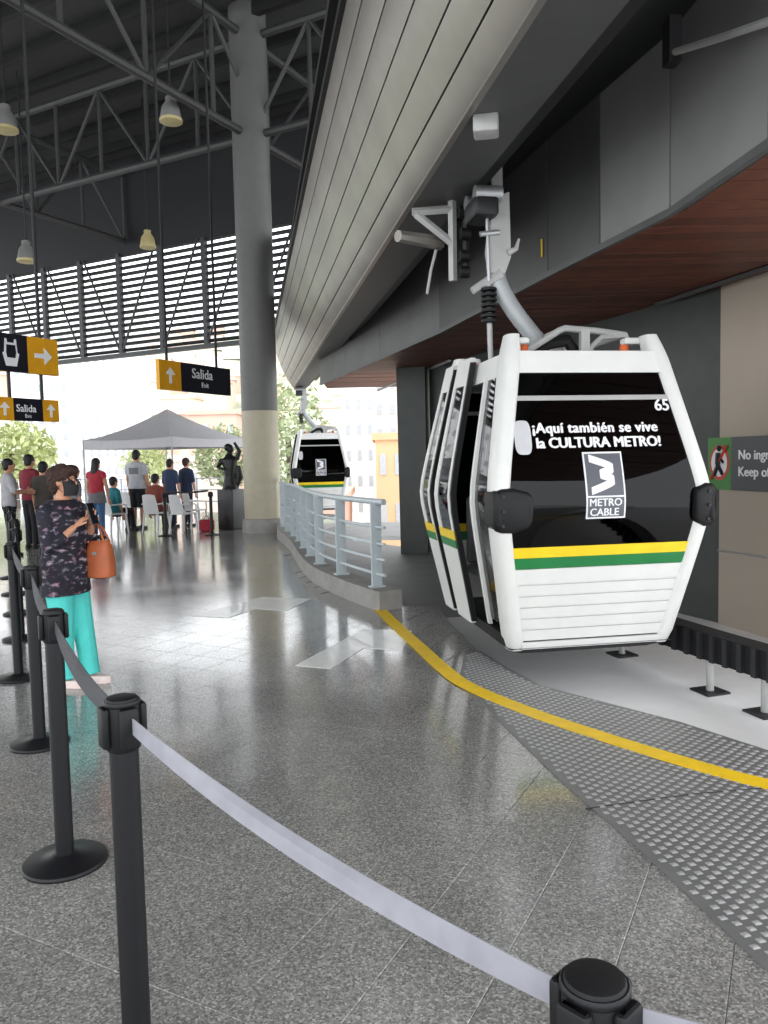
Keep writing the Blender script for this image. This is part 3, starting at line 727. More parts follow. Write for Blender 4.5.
# ================================================================== hall roof, trusses, louvres
ZC = 8.4
rf = thing('ceiling_hall', 'dark sheet-metal hall roof seen from below', 'ceiling', G(4, -4, 10.9), kind='structure')
ROOF_S0, ROOF_S1, ROOF_T0, ROOF_T1 = -12, 22, -22, 4.4  # unseen reach over and behind the camera, sized to cut daylight inside
t = ROOF_T0; k = 0
while t < ROOF_T1-.01:
    a = t+.015; b = t+1.20
    mk('roof_panel', MB().prism([G(ROOF_S0, a)[:2], G(ROOF_S1, a)[:2], G(ROOF_S1, b)[:2], G(ROOF_S0, b)[:2]], 10.95+.02*(k % 2), 11.0+.02*(k % 2)), 'roof', rf)
    mk('purlin', MB().prism([G(ROOF_S0, t-.07)[:2], G(ROOF_S1, t-.07)[:2], G(ROOF_S1, t+.07)[:2], G(ROOF_S0, t+.07)[:2]], 10.70, 10.95), 'purlin', rf)
    t += 1.2125; k += 1
def truss(label, p0, p1, n, flip=0, zt=10.4):
    r = thing('roof_truss', label, 'truss', p0, kind='structure')
    mk('bottom_chord', MB().tube([p0, p1], .085, 8), 'truss', r)
    up_ = V(0, 0, zt-p0.z)
    mk('top_chord', MB().tube([p0+up_, p1+up_], .085, 8), 'truss', r)
    for i in range(n+1):
        a = p0.lerp(p1, i/n); mk('vertical_member', MB().tube([a, a+up_], .05, 6), 'truss', r)
        if i < n:
            b = p0.lerp(p1, (i+1)/n)
            mk('diagonal_member', MB().tube([a+up_, b] if (i+flip) % 2 else [a, b+up_], .045, 6), 'truss', r)
    return r
truss('grey steel roof truss running left from the column', G(-3, 0, ZC), G(16.2, 0, ZC), 13)
truss('grey steel roof truss running from the column towards the camera', G(0, -14, ZC), G(0, 4.3, ZC), 10)
truss('grey steel roof truss farther left, reaching the louvred end wall', G(8.1, -10, ZC), G(8.1, 4.3, ZC), 9, 1)
ew = struct('wall_far', MB().prism([G(-4, 4.4)[:2], G(22, 4.4)[:2], G(22, 4.6)[:2], G(-4, 4.6)[:2]], 8.05, 11.0), 'navy', 'dark end wall above the louvres', 'wall')
# louvre screen: posts at the measured pixels
LT = 4.45
def on_louvre(px, py):
    d = _f + _R*((px-384)/F) + _U*((512-py)/F); q = G(0, LT)
    tt = (q-CAMP).dot(GV)/d.dot(GV); return CAMP+d*tt
sz = lambda p: (p-C0).dot(GU)
zb_ = (on_louvre(100, 354).z+on_louvre(230, 341).z)/2
zt_ = 8.1
s206 = sz(on_louvre(206, 290)); s12 = sz(on_louvre(12, 310)); ds = (s12-s206)/5
lv = thing('louvre_screen', 'horizontal grey louvre screen under the hall roof, bright sky behind', 'louvre screen', G(s206+3*ds, LT, zb_))
NS = 16; slw = MB()
for k in range(-4, 9):
    s0 = s206+k*ds
    if s0+ds < -3: continue
    mk('post', MB().prism([G(s0-.07, LT-.10)[:2], G(s0+.07, LT-.10)[:2], G(s0+.07, LT+.05)[:2], G(s0-.07, LT+.05)[:2]], zb_-.05, zt_), 'slat', lv)
    flip = (k >= 3)
    pa, pb = (G(s0+.08, LT-.06, zb_), G(s0+ds-.08, LT-.06, zt_)); 
    if k < 2: pa, pb = G(s0+ds-.05, LT-.06, zb_), G(s0+.2, LT-.06, zt_)
    else: pa, pb = G(s0+.05, LT-.06, zb_), G(s0+ds-.2, LT-.06, zt_)
    mk('brace', MB().tube([pa, pb], .035, 6), 'slat', lv)
    for i in range(NS):
        z = zb_+.06+(zt_-zb_-.1)*i/(NS-1); m3 = Matrix.Rotation(GA, 3, 'Z')@Matrix.Rotation(math.radians(28), 3, 'X')
        mk('slat', MB().box(G(s0+ds/2, LT+.06, z), (ds-.02, .10, .06), m=m3), 'slat', lv, None)
mk('bottom_rail', MB().prism([G(-4, LT-.1)[:2], G(s206+9*ds, LT-.1)[:2], G(s206+9*ds, LT+.12)[:2], G(-4, LT+.12)[:2]], zb_-.16, zb_-.04), 'slat', lv)

# hanging lamps
def lamp(px, py, Y, wpx, label, m):
    c = at(px, py, Y=Y); r = wpx/2*Y/F
    l = thing('high_bay_lamp', label, 'lamp', c, group='high bay lamps in the hall')
    mk('shade', MB().lathe([(r, -.0), (r*.98, .05), (r*.8, r*1.2), (r*.45, r*1.7), (r*.45, r*2.1), (r*.3, r*2.2)], c, 20), m, l)
    mk('reflector_rim', MB().lathe([(r*.96, -.03), (r*1.04, -.02), (r*1.04, .03), (r*.96, .03)], c, 20), 'lampyellow', l)
    mk('stem', MB().tube([c+V(0, 0, r*2.1), V(c.x, c.y, 10.8)], .018, 6), 'darksteel', l)
lamp(171, 121, 15.5, 21, 'grey bell lamp with a yellowed rim hanging nearest the column', 'lampshade')
lamp(148, 247, 20.5, 15, 'small yellowed bell lamp in front of the louvres', 'lampyellow')
lamp(27, 261, 19.0, 18, 'grey bell lamp over the gondola direction sign', 'lampshade')
lamp(6, 130, 16.0, 22, 'grey bell lamp at the upper left edge', 'lampshade')

# ================================================================== hanging signs (run along GV)
def sign(p, length, h, label, panels, rods, top=10.7):
    """p: near/left lower corner in plan; u runs along GV; faces towards -GU"""
    nrm = -GU; th = .06
    sgn = thing('hanging_sign', label, 'sign', p)
    P = lambda u, z, d: p+GV*u+nrm*d+V(0, 0, z)
    def sl(u0, u1, z0, z1, d0, d1): return MB().loft([[P(u0, z0, d), P(u1, z0, d), P(u1, z1, d), P(u0, z1, d)] for d in (d0, d1)])
    for u0, u1, m in panels: mk('panel', sl(u0, u1, 0, h, -th, 0), m, sgn)
    for u, dz in rods: mk('hanger_rod', MB().tube([P(u, h, -.03), P(u, dz, -.03)], .02, 6), 'blackmetal', sgn)
    return sgn, P
def poly_on(P, pts, d0, d1): return MB().loft([[P(a, b, d) for a, b in pts] for d in (d0, d1)])
def arrow_pts(uc, zc, s, ang):
    base = [(-.5, -.11), (.05, -.11), (.05, -.42), (.5, 0), (.05, .42), (.05, .11), (-.5, .11)]
    c, s_ = math.cos(ang), math.sin(ang)
    return [(uc+s*(a*c-b*s_), zc+s*(a*s_+b*c)) for a, b in base]
# direction sign, upper left
HA = .41; rA = at(59, 376, Y=9.2); LA = 1.64
pA = rA-GV*LA; zA = rA.z
pA = V(pA.x, pA.y, zA)
sgA, P = sign(pA, LA, HA, 'black and yellow hanging sign with a gondola pictogram and right arrow', [(0, LA-HA, 'signblack'), (LA-HA, LA, 'signyellow')], [(LA-.22, 10.7-zA), (.2, 10.7-zA)])
mk('arrow', poly_on(P, arrow_pts(LA-HA/2, HA/2, HA*.56, 0), .0, .006), 'letter', sgA)
uc = LA-HA*1.52; gi = MB()
def gpts(k): return [(uc+a*k*HA, HA*.5+b*k*HA) for a, b in ((-.17, .36), (-.20, .0), (-.25, -.02), (-.16, -.36), (.16, -.36), (.25, -.02), (.20, .0), (.17, .36), (.12, .36), (.10, .26), (-.10, .26), (-.12, .36))]
mk('gondola_pictogram', poly_on(P, gpts(1), .0, .006), 'letter', sgA)
mk('pictogram_window', poly_on(P, [(uc+a*HA, HA*.5+b*HA) for a, b in ((-.13, .2), (-.15, -.0), (-.12, -.14), (.12, -.14), (.15, -.0), (.13, .2))], .004, .009), 'signblack', sgA)
# small exit sign below it
HC = .25; rC = at(59.5, 422, Y=9.2); LC = .82; pC = rC-GV*LC; pC = V(pC.x, pC.y, rC.z)
sgC, P = sign(pC, LC, HC, 'small exit sign with two up arrows hung below the gondola direction sign', [(0, .22, 'signyellow'), (.22, LC-.22, 'signblack'), (LC-.22, LC, 'signyellow')], [(LC-.2, zA-rC.z), (LC-.62, zA-rC.z)])
for u in (.11, LC-.11): mk('arrow', poly_on(P, arrow_pts(u, HC/2, HC*.6, PI/2), 0, .005), 'letter', sgC)
t = text_mb('Salida', .115, .001); t.v = [P(.25+p.x, .10+p.y, .002+p.z) for p in t.v]; mk('lettering', t, 'letter', sgC, None)
t = text_mb('Exit', .055, 0); t.v = [P(.36+p.x, .035+p.y, .002+p.z) for p in t.v]; mk('lettering', t, 'letter', sgC, None)
# exit sign by the column
HB = .40; pB = at(160, 389, Y=10.6); LB = 1.5
sgB, P = sign(V(pB.x, pB.y, pB.z), LB, HB, 'black exit sign with a yellow up-arrow square hanging left of the column', [(0, .42, 'signyellow'), (.42, LB, 'signblack')], [(.18, 10.7-pB.z), (1.22, 10.7-pB.z)])
mk('arrow', poly_on(P, arrow_pts(.21, HB/2, HB*.55, PI/2), 0, .006), 'letter', sgB)
t = text_mb('Salida', .20, .001); t.v = [P(.64+p.x, .20+p.y, .002+p.z) for p in t.v]; mk('lettering', t, 'letter', sgB, None)
t = text_mb('Exit', .10, 0); t.v = [P(.84+p.x, .08+p.y, .002+p.z) for p in t.v]; mk('lettering', t, 'letter', sgB, None)

# ================================================================== stanchions with belts
def stanchion_proto():
    r = thing('belt_stanchion')
    L = lambda n, mb, m, p=r: mk(n, mb, m, p, 40, local=(p is r))
    L('base', MB().lathe([(.158, 0), (.160, .008), (.155, .016), (.10, .026), (.05, .036), (.045, .04)], n=32), 'blackmetal')
    L('post', MB().lathe([(.034, .03), (.034, .90)], n=20), 'blackmetal')
    h = L('head', MB().lathe([(.036, .875), (.040, .88), (.040, .99), (.036, 1.0), (.03, 1.002)], n=24), 'black')
    L('cap_rim', MB().lathe([(.0405, .982), (.0425, .985), (.0425, .992), (.0405, .995)], n=24), 'blackmetal', h)
    for k in range(4):
        a = k*PI/2+.5; c = V(.044*math.cos(a), .044*math.sin(a), .935)
        L('belt_clip', MB().bbox(c, (.018, .044, .095), .006, a), 'black', h)
    return r
SP_ = [(.242, .90), (-.63, 1.81), (-1.275, 2.95), (-1.95, 4.26), (-2.70, 5.62), (-3.28, 6.91), (-3.86, 8.12), (-4.50, 9.39), (-5.2, 10.78)]
SL = ['black belt stanchion cut by the bottom edge, only its cap in view', 'tall black belt stanchion nearest at the left, where the pale belt starts',
      'black belt stanchion with a round base, second in the left row', 'black belt stanchion in front of the woman in turquoise trousers',
      'black belt stanchion just behind the woman', 'black belt stanchion second behind the woman', 'black belt stanchion third behind the woman',
      'black belt stanchion fourth behind the woman', 'farthest black belt stanchion of the left row']
proto = stanchion_proto(); STS = []
for i, (x, y) in enumerate(SP_):
    s = proto if i == 0 else copy_tree(proto)
    s.location = (x, y, 0); s.rotation_euler = (0, 0, math.atan2(SP_[min(i+1, 8)][1]-SP_[max(i-1, 0)][1], SP_[min(i+1, 8)][0]-SP_[max(i-1, 0)][0])-.5)
    tag(s, SL[i], 'stanchion', 'belt stanchions'); STS.append(s)
    s.scale.z = .92 if i == 0 else 1
def belt(a, b, owner, m, sag=.03, z=.945, wd=.046, zb=.945):
    a = V(*a, z); b = V(*b, zb); t = (b-a).normalized(); a = a+t*.045; b = b-t*.045; n = V(-t.y, t.x, 0); rings = []
    for i in range(25):
        u = i/24; p = a.lerp(b, u)-V(0, 0, sag*4*u*(1-u)); tw_ = .55*math.sin(PI*u)*1.0
        up_ = V(0, 0, 1)*math.cos(tw_)+n*math.sin(tw_); q = t.cross(up_).normalized()
        e = .0012; fo = q*.006*math.sin(PI*u)
        rings.append([p+up_*wd/2+q*e, p+up_*wd*.12+q*e+fo, p-up_*wd/2+q*e, p-up_*wd/2-q*e, p+up_*wd*.12-q*e+fo, p+up_*wd/2-q*e])
    mk('belt', MB().loft(rings), m, owner, 30)
for i in range(8):
    belt(SP_[i+1], SP_[i], STS[i+1], 'belt2' if i == 0 else 'belt', wd=.038 if i == 0 else .046, sag=.035 if i == 0 else .045, zb=.87 if i == 0 else .945)
# out of the frame the front post's belt goes on to the right
belt(SP_[0], (1.5, .35), STS[0], 'belt2', z=.87)
fs_ = [(212, 535, 'black stanchion standing left of the statue pedestal'), (166, 536, 'black stanchion standing in front of the white plastic chairs'), (66, 545, 'black stanchion behind the woman with the red top')]
fpos = []
for px, py, lb in fs_:
    s = copy_tree(proto, None, skip=('belt',)); p = at(px, py, 0); s.location = (p.x, p.y, 0); tag(s, lb, 'stanchion', 'belt stanchions'); fpos.append((p.x, p.y, s))
belt(fpos[0][:2], fpos[1][:2], fpos[0][2], 'belt', .03)

# ================================================================== people
def ering(c, rx, ry, n=16): return [V(c[0]+rx*math.cos(2*PI*k/n), c[1]+ry*math.sin(2*PI*k/n), c[2]) for k in range(n)]
def hand(mb, wrist, d, side_v, s=1.0, curl=.5, palm_n=None):
    """palm and five fingers; d along the hand, side_v towards the thumb"""
    d = Vector(d).normalized(); sv = Vector(side_v); sv = (sv-d*sv.dot(d)).normalized(); nv = d.cross(sv)
    if palm_n is not None and nv.dot(Vector(palm_n)) < 0: nv = -nv
    w0 = Vector(wrist)
    mb.tube([w0-d*.02*s, w0+d*.015*s, w0+d*.05*s, w0+d*.085*s], [.024*s, .030*s, .038*s, .034*s], 10, ell=(.55, 1) if abs(nv.z) < .7 else (1, .55))
    for i, (o, l) in enumerate(((.030, .068), (.011, .078), (-.010, .072), (-.029, .056))):
        a = w0+d*.078*s+sv*o*s; m = a+(d*math.cos(curl*.5)+nv*math.sin(curl*.5))*l*.5*s; e = m+(d*math.cos(curl*1.7)+nv*math.sin(curl*1.7))*l*.5*s
        mb.tube([a, m, e], [.0095*s, .009*s, .007*s], 6)
    a = w0+d*.025*s+sv*.026*s; m = a+(d*.6+sv*.7).normalized()*.035*s; e = m+(d*.9+nv*.35+sv*.15).normalized()*.032*s
    mb.tube([a, m, e], [.012*s, .0105*s, .008*s], 6)

def person(label, loc, yaw, h=1.68, top='white', bottom='darksteel', hair='hairk', skin='skin', long_hair=False, seated=False,
           arms=None, sleeve=.55, hem=.88, vox=.016, shoes='black', legs=((0, .09), (0, -.09)), girth=1.0, shorts=False, group=None, lean=0, leg_w=1.0, bigfeet=1):
    k = h/1.70; r = thing('person', label, 'person', loc, yaw, group)
    dz = -.43 if seated else 0
    def S(p): return V(p[0]*k, p[1]*k, p[2]*k)
    T = lambda x, y, z: S((x+lean*max(0, z-.9), y, z+dz))
    body = MB(); shirt = MB(); trou = MB(); g = girth
    tor = [(.86, .115, .165, 0), (.95, .118, .165, 0), (1.08, .108, .145, 0), (1.22, .12, .165, .01), (1.34, .115, .182, .01), (1.42, .085, .165, 0), (1.465, .06, .09, 0)]
    def ring(z, rx, ry, ox, e): 
        c = T(ox, 0, z); return ering(c, (rx*g+e)*k, (ry*g+e)*k)
    body.loft([ring(z, rx, ry, ox, -.006) for z, rx, ry, ox in tor])
    body.tube([T(0, 0, 1.42), T(.015, 0, 1.50), T(.025, 0, 1.56)], [.062*k, .055*k, .055*k], 12)
    # head: skull, jaw, nose, ears
    H = T(.035, 0, 1.60)
    body.ell(H+S((-.01, 0, .02)), (.098*k, .076*k, .10*k), 16, 11); body.ell(H+S((.022, 0, -.055)), (.066*k, .056*k, .062*k), 14, 9)
    body.tube([H+S((.088, 0, .015)), H+S((.106, 0, -.022))], [.009*k, .014*k], 8)
    for s in (-1, 1): body.ell(H+S((-.008, s*.078, -.005)), (.020*k, .010*k, .030*k), 8, 6)
    if arms is None:
        arms = [((.02, s*.235, 1.10), (.07, s*.24, .84)) for s in (1, -1)]
    hands = []
    for s, (el, wr) in zip((1, -1), arms):
        sh = T(0, s*.175*(1+(g-1)*.8), 1.385); e = T(*el); w_ = T(*wr)
        body.tube([sh, sh.lerp(e, .5), e, e.lerp(w_, .4), w_], [.050*k, .045*k, .038*k, .037*k, .025*k], 10)
        hands.append((w_, (w_-e).normalized(), s))
        full = [sh, sh.lerp(e, .35), sh.lerp(e, .7), e, e.lerp(w_, .3), e.lerp(w_, .6), e.lerp(w_, .95)]; rad = [.066, .062, .058, .053, .05, .046, .040]
        n = max(2, int(round(sleeve*6))+1)
        shirt.tube([sh+V(0, -s*.03*k, .01*k)]+full[:n], [.06*k]+[q*k*(.9+.1*g) for q in rad[:n]], 12)
    tr = [t for t in tor if t[0] > hem-.02]; 
    low = ring(hem, tor[0][1], tor[0][2], 0, .022)
    shirt.loft([low]+[ring(z, rx, ry, ox, .014) for z, rx, ry, ox in tr if z > hem+.02])
    for (fxx, fy), s in zip(legs, (1, -1)):
        hip = T(0, s*.085, .86)
        if seated: kn = S((.40, s*.10, .50)); an = S((.42, s*.10, .08))
        else: kn = T(fxx*.5+.01, (fy+s*.085)/2, .47); an = T(fxx, fy, .08)
        body.tube([hip, hip.lerp(kn, .5), kn, kn.lerp(an, .35), an, an-V(0, 0, .04*k)], [.075*k, .065*k, .05*k, .05*k, .034*k, .034*k], 10)
        if shorts: trou.tube([hip, hip.lerp(kn, .5), kn], [.10*k*leg_w, .092*k*leg_w, .085*k*leg_w], 12)
        else: trou.tube([hip, hip.lerp(kn, .5), kn, kn.lerp(an, .5), an-V(0, 0, .015*k)], [.098*k*leg_w, .085*k*leg_w, .070*k*leg_w, .065*k*leg_w, .062*k*leg_w], 12)
        shm = MB(); f0 = V(an.x, an.y, 0)
        shm.loft([[f0+S((x*1.0, y*wd_s, z)) for x, y in ((-.07, -.7), (-.085, 0), (-.07, .7), (0, .9), (.09, 1), (.15, .8), (.175, 0), (.15, -.8), (.09, -1), (0, -.9))] for z, wd_s in ((.0, .042), (.03, .045), (.055, .036))])
        shm.tube([f0+S((-.03, 0, .05)), f0+S((-.025, 0, .10))], [.042*k, .036*k], 10)
        mk('shoe', shm, shoes, r, 50, local=True)
    trou.loft([ring(z, rx, ry, 0, .008) for z, rx, ry in ((.80, .10, .15), (.86, .115, .165), (.95, .115, .16), (1.0, .11, .155))])
    b = fuse(body, vox, 3)
    for w_, d, s in hands: hand(b, w_, d, (1, 0, .3) if abs(d.z) > .5 else (0, 0, 1), k, .55)
    mk('body', b, skin, r, 60, local=True)
    mk('top', fuse(shirt, vox, 3), top, r, 60, local=True)
    mk('shorts' if shorts else 'trousers', fuse(trou, vox, 3), bottom, r, 60, local=True)
    for s in (-1, 1):
        mk('eye', MB().ell(H+S((.082, s*.030, .012)), (.008*k, .012*k, .008*k), 8, 6), 'eye', r, 60, local=True)
    hm = MB(); hm.ell(H+S((-.026, 0, .036)), (.102*k, .090*k, .096*k), 18, 12)
    hm.ell(H+S((-.055, 0, -.015)), (.062*k, .082*k, .085*k), 14, 9)
    if long_hair:
        hm.loft([ering(H+S((-.05, 0, .03)), .06*k, .085*k), ering(H+S((-.085, 0, -.10)), .05*k, .09*k), ering(H+S((-.10, 0, -.25)), .045*k, .095*k), ering(H+S((-.10, 0, -.36)), .02*k, .05*k)])
    if hair: mk('hair', fuse(hm, .014, 2), hair, r, 60, local=True)
    return r, H, k, T

for nm, c in dict(c_maroon=(120, 34, 46), c_olive=(66, 60, 54), c_red=(176, 52, 66), c_greytee=(178, 180, 186), c_brick=(130, 66, 52), c_denim=(52, 68, 98), c_navy=(36, 46, 72), c_jeans=(70, 110, 150), c_pale=(168, 166, 170), c_black=(24, 24, 30), c_teal=(40, 120, 130), c_grey=(118, 118, 124)).items():
    M[nm] = mat(nm, hexc(*c), .85, var=.12, scale=9, bump=.15, bscale=14)

# the woman by the belts, in profile, phone in both hands
WL = at(71, 684, 0); WY = math.radians(-14)
wo, H, k, T = person('woman in a dark floral blouse and turquoise trousers with a black mask, holding a phone', (WL.x, WL.y, 0), WY, h=1.52, top='blouse', bottom='teal', hair=None, shoes='shoe',
    arms=[((.10, .20, 1.10), (.205, .06, 1.27)), ((.05, -.25, 1.10), (.165, -.085, 1.26))], sleeve=.8, hem=.73, vox=.009, legs=((.12, .09), (0.0, -.07)), girth=1.24, leg_w=1.2)
hm = MB()
S = lambda x, y, z: V(x*k, y*k, z*k)
hm.ell(H+S(-.03, 0, .045), (.115*k, .100*k, .095*k), 20, 13); hm.ell(H+S(-.065, 0, -.01), (.075*k, .090*k, .085*k), 16, 10); hm.ell(H+S(.045, 0, .085), (.06*k, .075*k, .045*k), 14, 9)
hm = fuse(hm, .008, 1)
for p in hm.v:
    n = (p-(H+S(-.03, 0, .03))).normalized(); p += n*(.014*noise.noise(p*38)+.008*noise.noise(p*90))
mk('hair', hm, 'hairb', wo, 60, local=True)
# mask over nose, mouth and chin with ear loops
mm_ = MB()
def mf(a, b, kk):
    th = (a-.5)*2*1.25; zz = -.105+.115*b; bul = .012*math.sin(PI*b)
    rx = .102-.012*abs(b-.5)+bul; R2 = 1.0 if kk == 0 else .93
    return H+S((.0+rx*math.cos(th))*R2-.0, .077*math.sin(th)*R2*(1-.12*(1-b)), zz)
mm_.shell(mf, 14, 8); ms = mk('face_mask', mm_, 'mask', wo, 60, local=True)
for s in (-1, 1):
    L_ = MB().tube([H+S(.03, s*.078, -.0), H+S(0, s*.084, .022), H+S(-.022, s*.088, .0), H+S(-.012, s*.086, -.03), H+S(.028, s*.074, -.075)], .0025, 5)
    mk('ear_loop', L_, 'mask', ms, 60, local=False) if False else mk('ear_loop', L_, 'mask', wo, 60, local=True)
gl_ = MB()
for s in (-1, 1):
    c = H+S(.098, s*.034, .014); gl_.tube([c+S(0, .028*math.cos(a*PI/6), .021*math.sin(a*PI/6)) for a in range(13)], .0022, 5)
    gl_.tube([H+S(.096, s*.062, .018), H+S(.06, s*.08, .02), H+S(-.01, s*.086, .016)], .0022, 5)
gl_.tube([H+S(.10, -.006, .018), H+S(.10, .006, .018)], .0022, 5)
tag(mk('glasses', gl_, 'darksteel', wo, 60, local=True))
mw = WM(wo)
# phone held in front of her
ph = mw@T(.272, -.01, 1.355)
pho = thing('mobile_phone', 'black mobile phone held up by the woman in the floral blouse', 'phone', ph)
R3 = Matrix.Rotation(WY, 3, 'Z')@Matrix.Rotation(math.radians(-16), 3, 'Y')
mk('phone_body', MB().box(ph, (.010, .074, .150), m=R3), 'screen', pho)
mk('phone_screen', MB().box(ph+R3@V(-.0062, 0, 0), (.002, .068, .138), m=R3), mat('phone_glass', (.03, .03, .04), .08), pho)
# tan handbag hanging from her forearm
bc = mw@T(.215, .15, 1.0)
bag = thing('handbag', 'tan leather handbag hanging from the forearm of the woman in turquoise', 'handbag', bc-V(0, 0, .14))
rings = []
for z, a, b in ((-.15, .075, .055), (-.14, .10, .075), (-.02, .10, .07), (.08, .085, .05), (.115, .07, .03)):
    rings.append([bc+R3.to_3x3()@V(0, 0, 0)+Matrix.Rotation(WY, 3, 'Z')@V(a*math.copysign(abs(math.cos(t))**.6, math.cos(t)), b*math.copysign(abs(math.sin(t))**.6, math.sin(t)), 0)+V(0, 0, z) for t in [2*PI*i/20 for i in range(20)]])
mk('bag_body', MB().loft(rings), 'bag', bag)
q0 = Matrix.Rotation(WY, 3, 'Z')
for s in (-1, 1):
    mk('strap', MB().tube([bc+q0@V(-.07, s*.035, .10), bc+q0@V(-.055, s*.02, .20), bc+q0@V(-.02, 0, .245), bc+q0@V(.02, s*.02, .20), bc+q0@V(.06, s*.035, .10)], .008, 6), 'bag', bag)
mk('clasp', MB().box(bc+q0@V(0, -.068, .03), (.03, .012, .02), WY), 'steel', bag)

# the waiting crowd in front of the tent
away = math.atan2(GV.y, GV.x)
def crowd(px, py, label, yaw, **kw):
    p = at(px, py, 0); kw.setdefault('vox', .02)
    return person(label, (p.x, p.y, 0), yaw, group='people waiting by the tent', **kw)
crowd(12, 556, 'person in a pale grey top and black trousers at the left edge', away-.5, top='c_pale', bottom='c_black', h=1.66, arms=[((.06, .25, 1.12), (.30, .16, 1.14)), ((.06, -.25, 1.12), (.28, -.14, 1.12))])
crowd(33, 548, 'person in a maroon shirt standing left of the woman with glasses', away, top='c_maroon', bottom='c_black', h=1.74)
crowd(47, 553, 'person in a dark olive top right behind the woman with glasses', away+.3, top='c_olive', bottom='c_black', h=1.60, girth=1.1)
r4 = crowd(99, 538, 'long-haired woman in a red top and blue jeans standing with her back turned', away+.2, top='c_red', bottom='c_jeans', long_hair=True, h=1.66, hem=.95, sleeve=.2)[0]
hp = MB().loft([ering((0, 0, z), a, b) for z, a, b in ((.74, .155, .205), (.86, .14, .19), (.98, .125, .175))]); mk('tied_jacket', hp, 'c_grey', r4, 60, local=True)
r5 = crowd(139, 529, 'tall man in a light grey t-shirt and black shorts seen from behind', away+.25, top='c_greytee', bottom='c_black', h=1.84, shorts=True, sleeve=.4, girth=1.12)[0]
pr = MB().shell(lambda a, b, k_: V(-.142-.012*(k_ == 0)+.02*abs(2*a-1), (a-.5)*.24, 1.30+.15*b), 6, 3)
mk('back_print', pr, 'c_grey', r5, None, local=True)
crowd(157, 531, 'person in a brick-red shirt seated on a white plastic chair', away+.1, top='c_brick', bottom='c_black', seated=True, h=1.72)
crowd(172, 527, 'person in a denim-blue shirt standing near the tent leg', away, top='c_denim', bottom='c_navy', h=1.62)
crowd(188, 526, 'person in a navy shirt standing right of the tent leg', away-.1, top='c_navy', bottom='c_black', h=1.64, hair='hairb')
crowd(115, 532, 'seated person in a teal top between the red top and grey t-shirt', away-.2, top='c_teal', bottom='c_black', seated=True, h=1.66)
crowd(77, 552, 'person in a grey top half hidden behind the masked woman', away-.4, top='c_grey', bottom='c_black', h=1.52)

# plastic chairs
def chair_proto():
    r = thing('plastic_chair'); L = lambda n, mb: mk(n, mb, 'plastic', r, 40, local=True)
    L('seat', MB().bbox((0, 0, .43), (.42, .42, .03), .012))
    def bf(a, b, k_):
        z = .44+.40*b; wv = .20*(1-.18*b*b); return V(-.19-.08*b-.012*k_+.03*(2*a-1)**2, (2*a-1)*wv, z+.02*(1-(2*a-1)**2)*b)
    L('backrest', MB().shell(bf, 10, 6))
    for sx in (-1, 1):
        for sy in (-1, 1): L('leg', MB().tube([V(sx*.18, sy*.18, .42), V(sx*.22-.01, sy*.215, 0)], [.028, .018], 6))
    for sy in (-1, 1): L('armrest', MB().tube([V(-.23, sy*.20, .64), V(0, sy*.235, .65), V(.17, sy*.22, .63), V(.19, sy*.205, .43)], .018, 6))
    return r
cpz = chair_proto()
for i, (px, py, lb) in enumerate(((157, 532, 'white plastic chair carrying the person in the brick-red shirt'), (184, 533, 'empty white plastic chair at the right of the row'),
                                  (115, 533, 'white plastic chair carrying the person in the teal top'), (196, 528, 'white plastic chair nearest the statue'), (132, 526, 'white plastic chair behind the man in the light t-shirt'))):
    c = cpz if i == 0 else copy_tree(cpz); p = at(px, py, 0); c.location = (p.x, p.y, 0); c.rotation_euler = (0, 0, away+(.1, -.1, -.2, -.4, .2)[i]); tag(c, lb, 'chair', 'white plastic chairs')
# small red bag on the floor
p = at(207, 531, 0)
rb = thing('red_bag', 'small red bag on the floor near the statue', 'bag', p)
mk('bag_body', MB().bbox((p.x, p.y, .13), (.34, .2, .26), .05, .2), 'c_red', rb); mk('handle', MB().tube([p+V(-.08, 0, .25), p+V(0, 0, .36), p+V(.08, 0, .25)], .012, 6), 'c_red', rb)

# statue on a pedestal
p = at(232, 529, 0)
stt = thing('statue', 'dark bronze statue of a standing figure on a black pedestal beside the column', 'statue', p)
mk('pedestal', MB().bbox((p.x, p.y, .46), (.44, .44, .92), .02, GA), 'pedestal', stt)
sm = MB()
sm.loft([ering((p.x, p.y, z), a, b) for z, a, b in ((.90, .20, .19), (1.0, .17, .15), (1.2, .13, .12), (1.4, .15, .13), (1.58, .18, .12), (1.68, .10, .08), (1.74, .055, .05))])
sm.ell((p.x+.02, p.y, 1.83), (.085, .08, .11), 14, 9); sm.ell((p.x-.02, p.y, 1.87), (.10, .09, .09), 14, 9)
sm.tube([(p.x-.17, p.y, 1.60), (p.x-.26, p.y-.05, 1.42), (p.x-.12, p.y-.16, 1.38)], [.06, .05, .035], 8); sm.tube([(p.x+.17, p.y, 1.60), (p.x+.24, p.y-.04, 1.78), (p.x+.14, p.y-.10, 1.98)], [.06, .05, .035], 8)
sm.tube([(p.x+.12, p.y, .95), (p.x+.22, p.y, 1.2), (p.x+.2, p.y, 1.45)], [.06, .09, .05], 8)
mk('bronze_figure', fuse(sm, .018, 2), 'bronze', stt, 60)

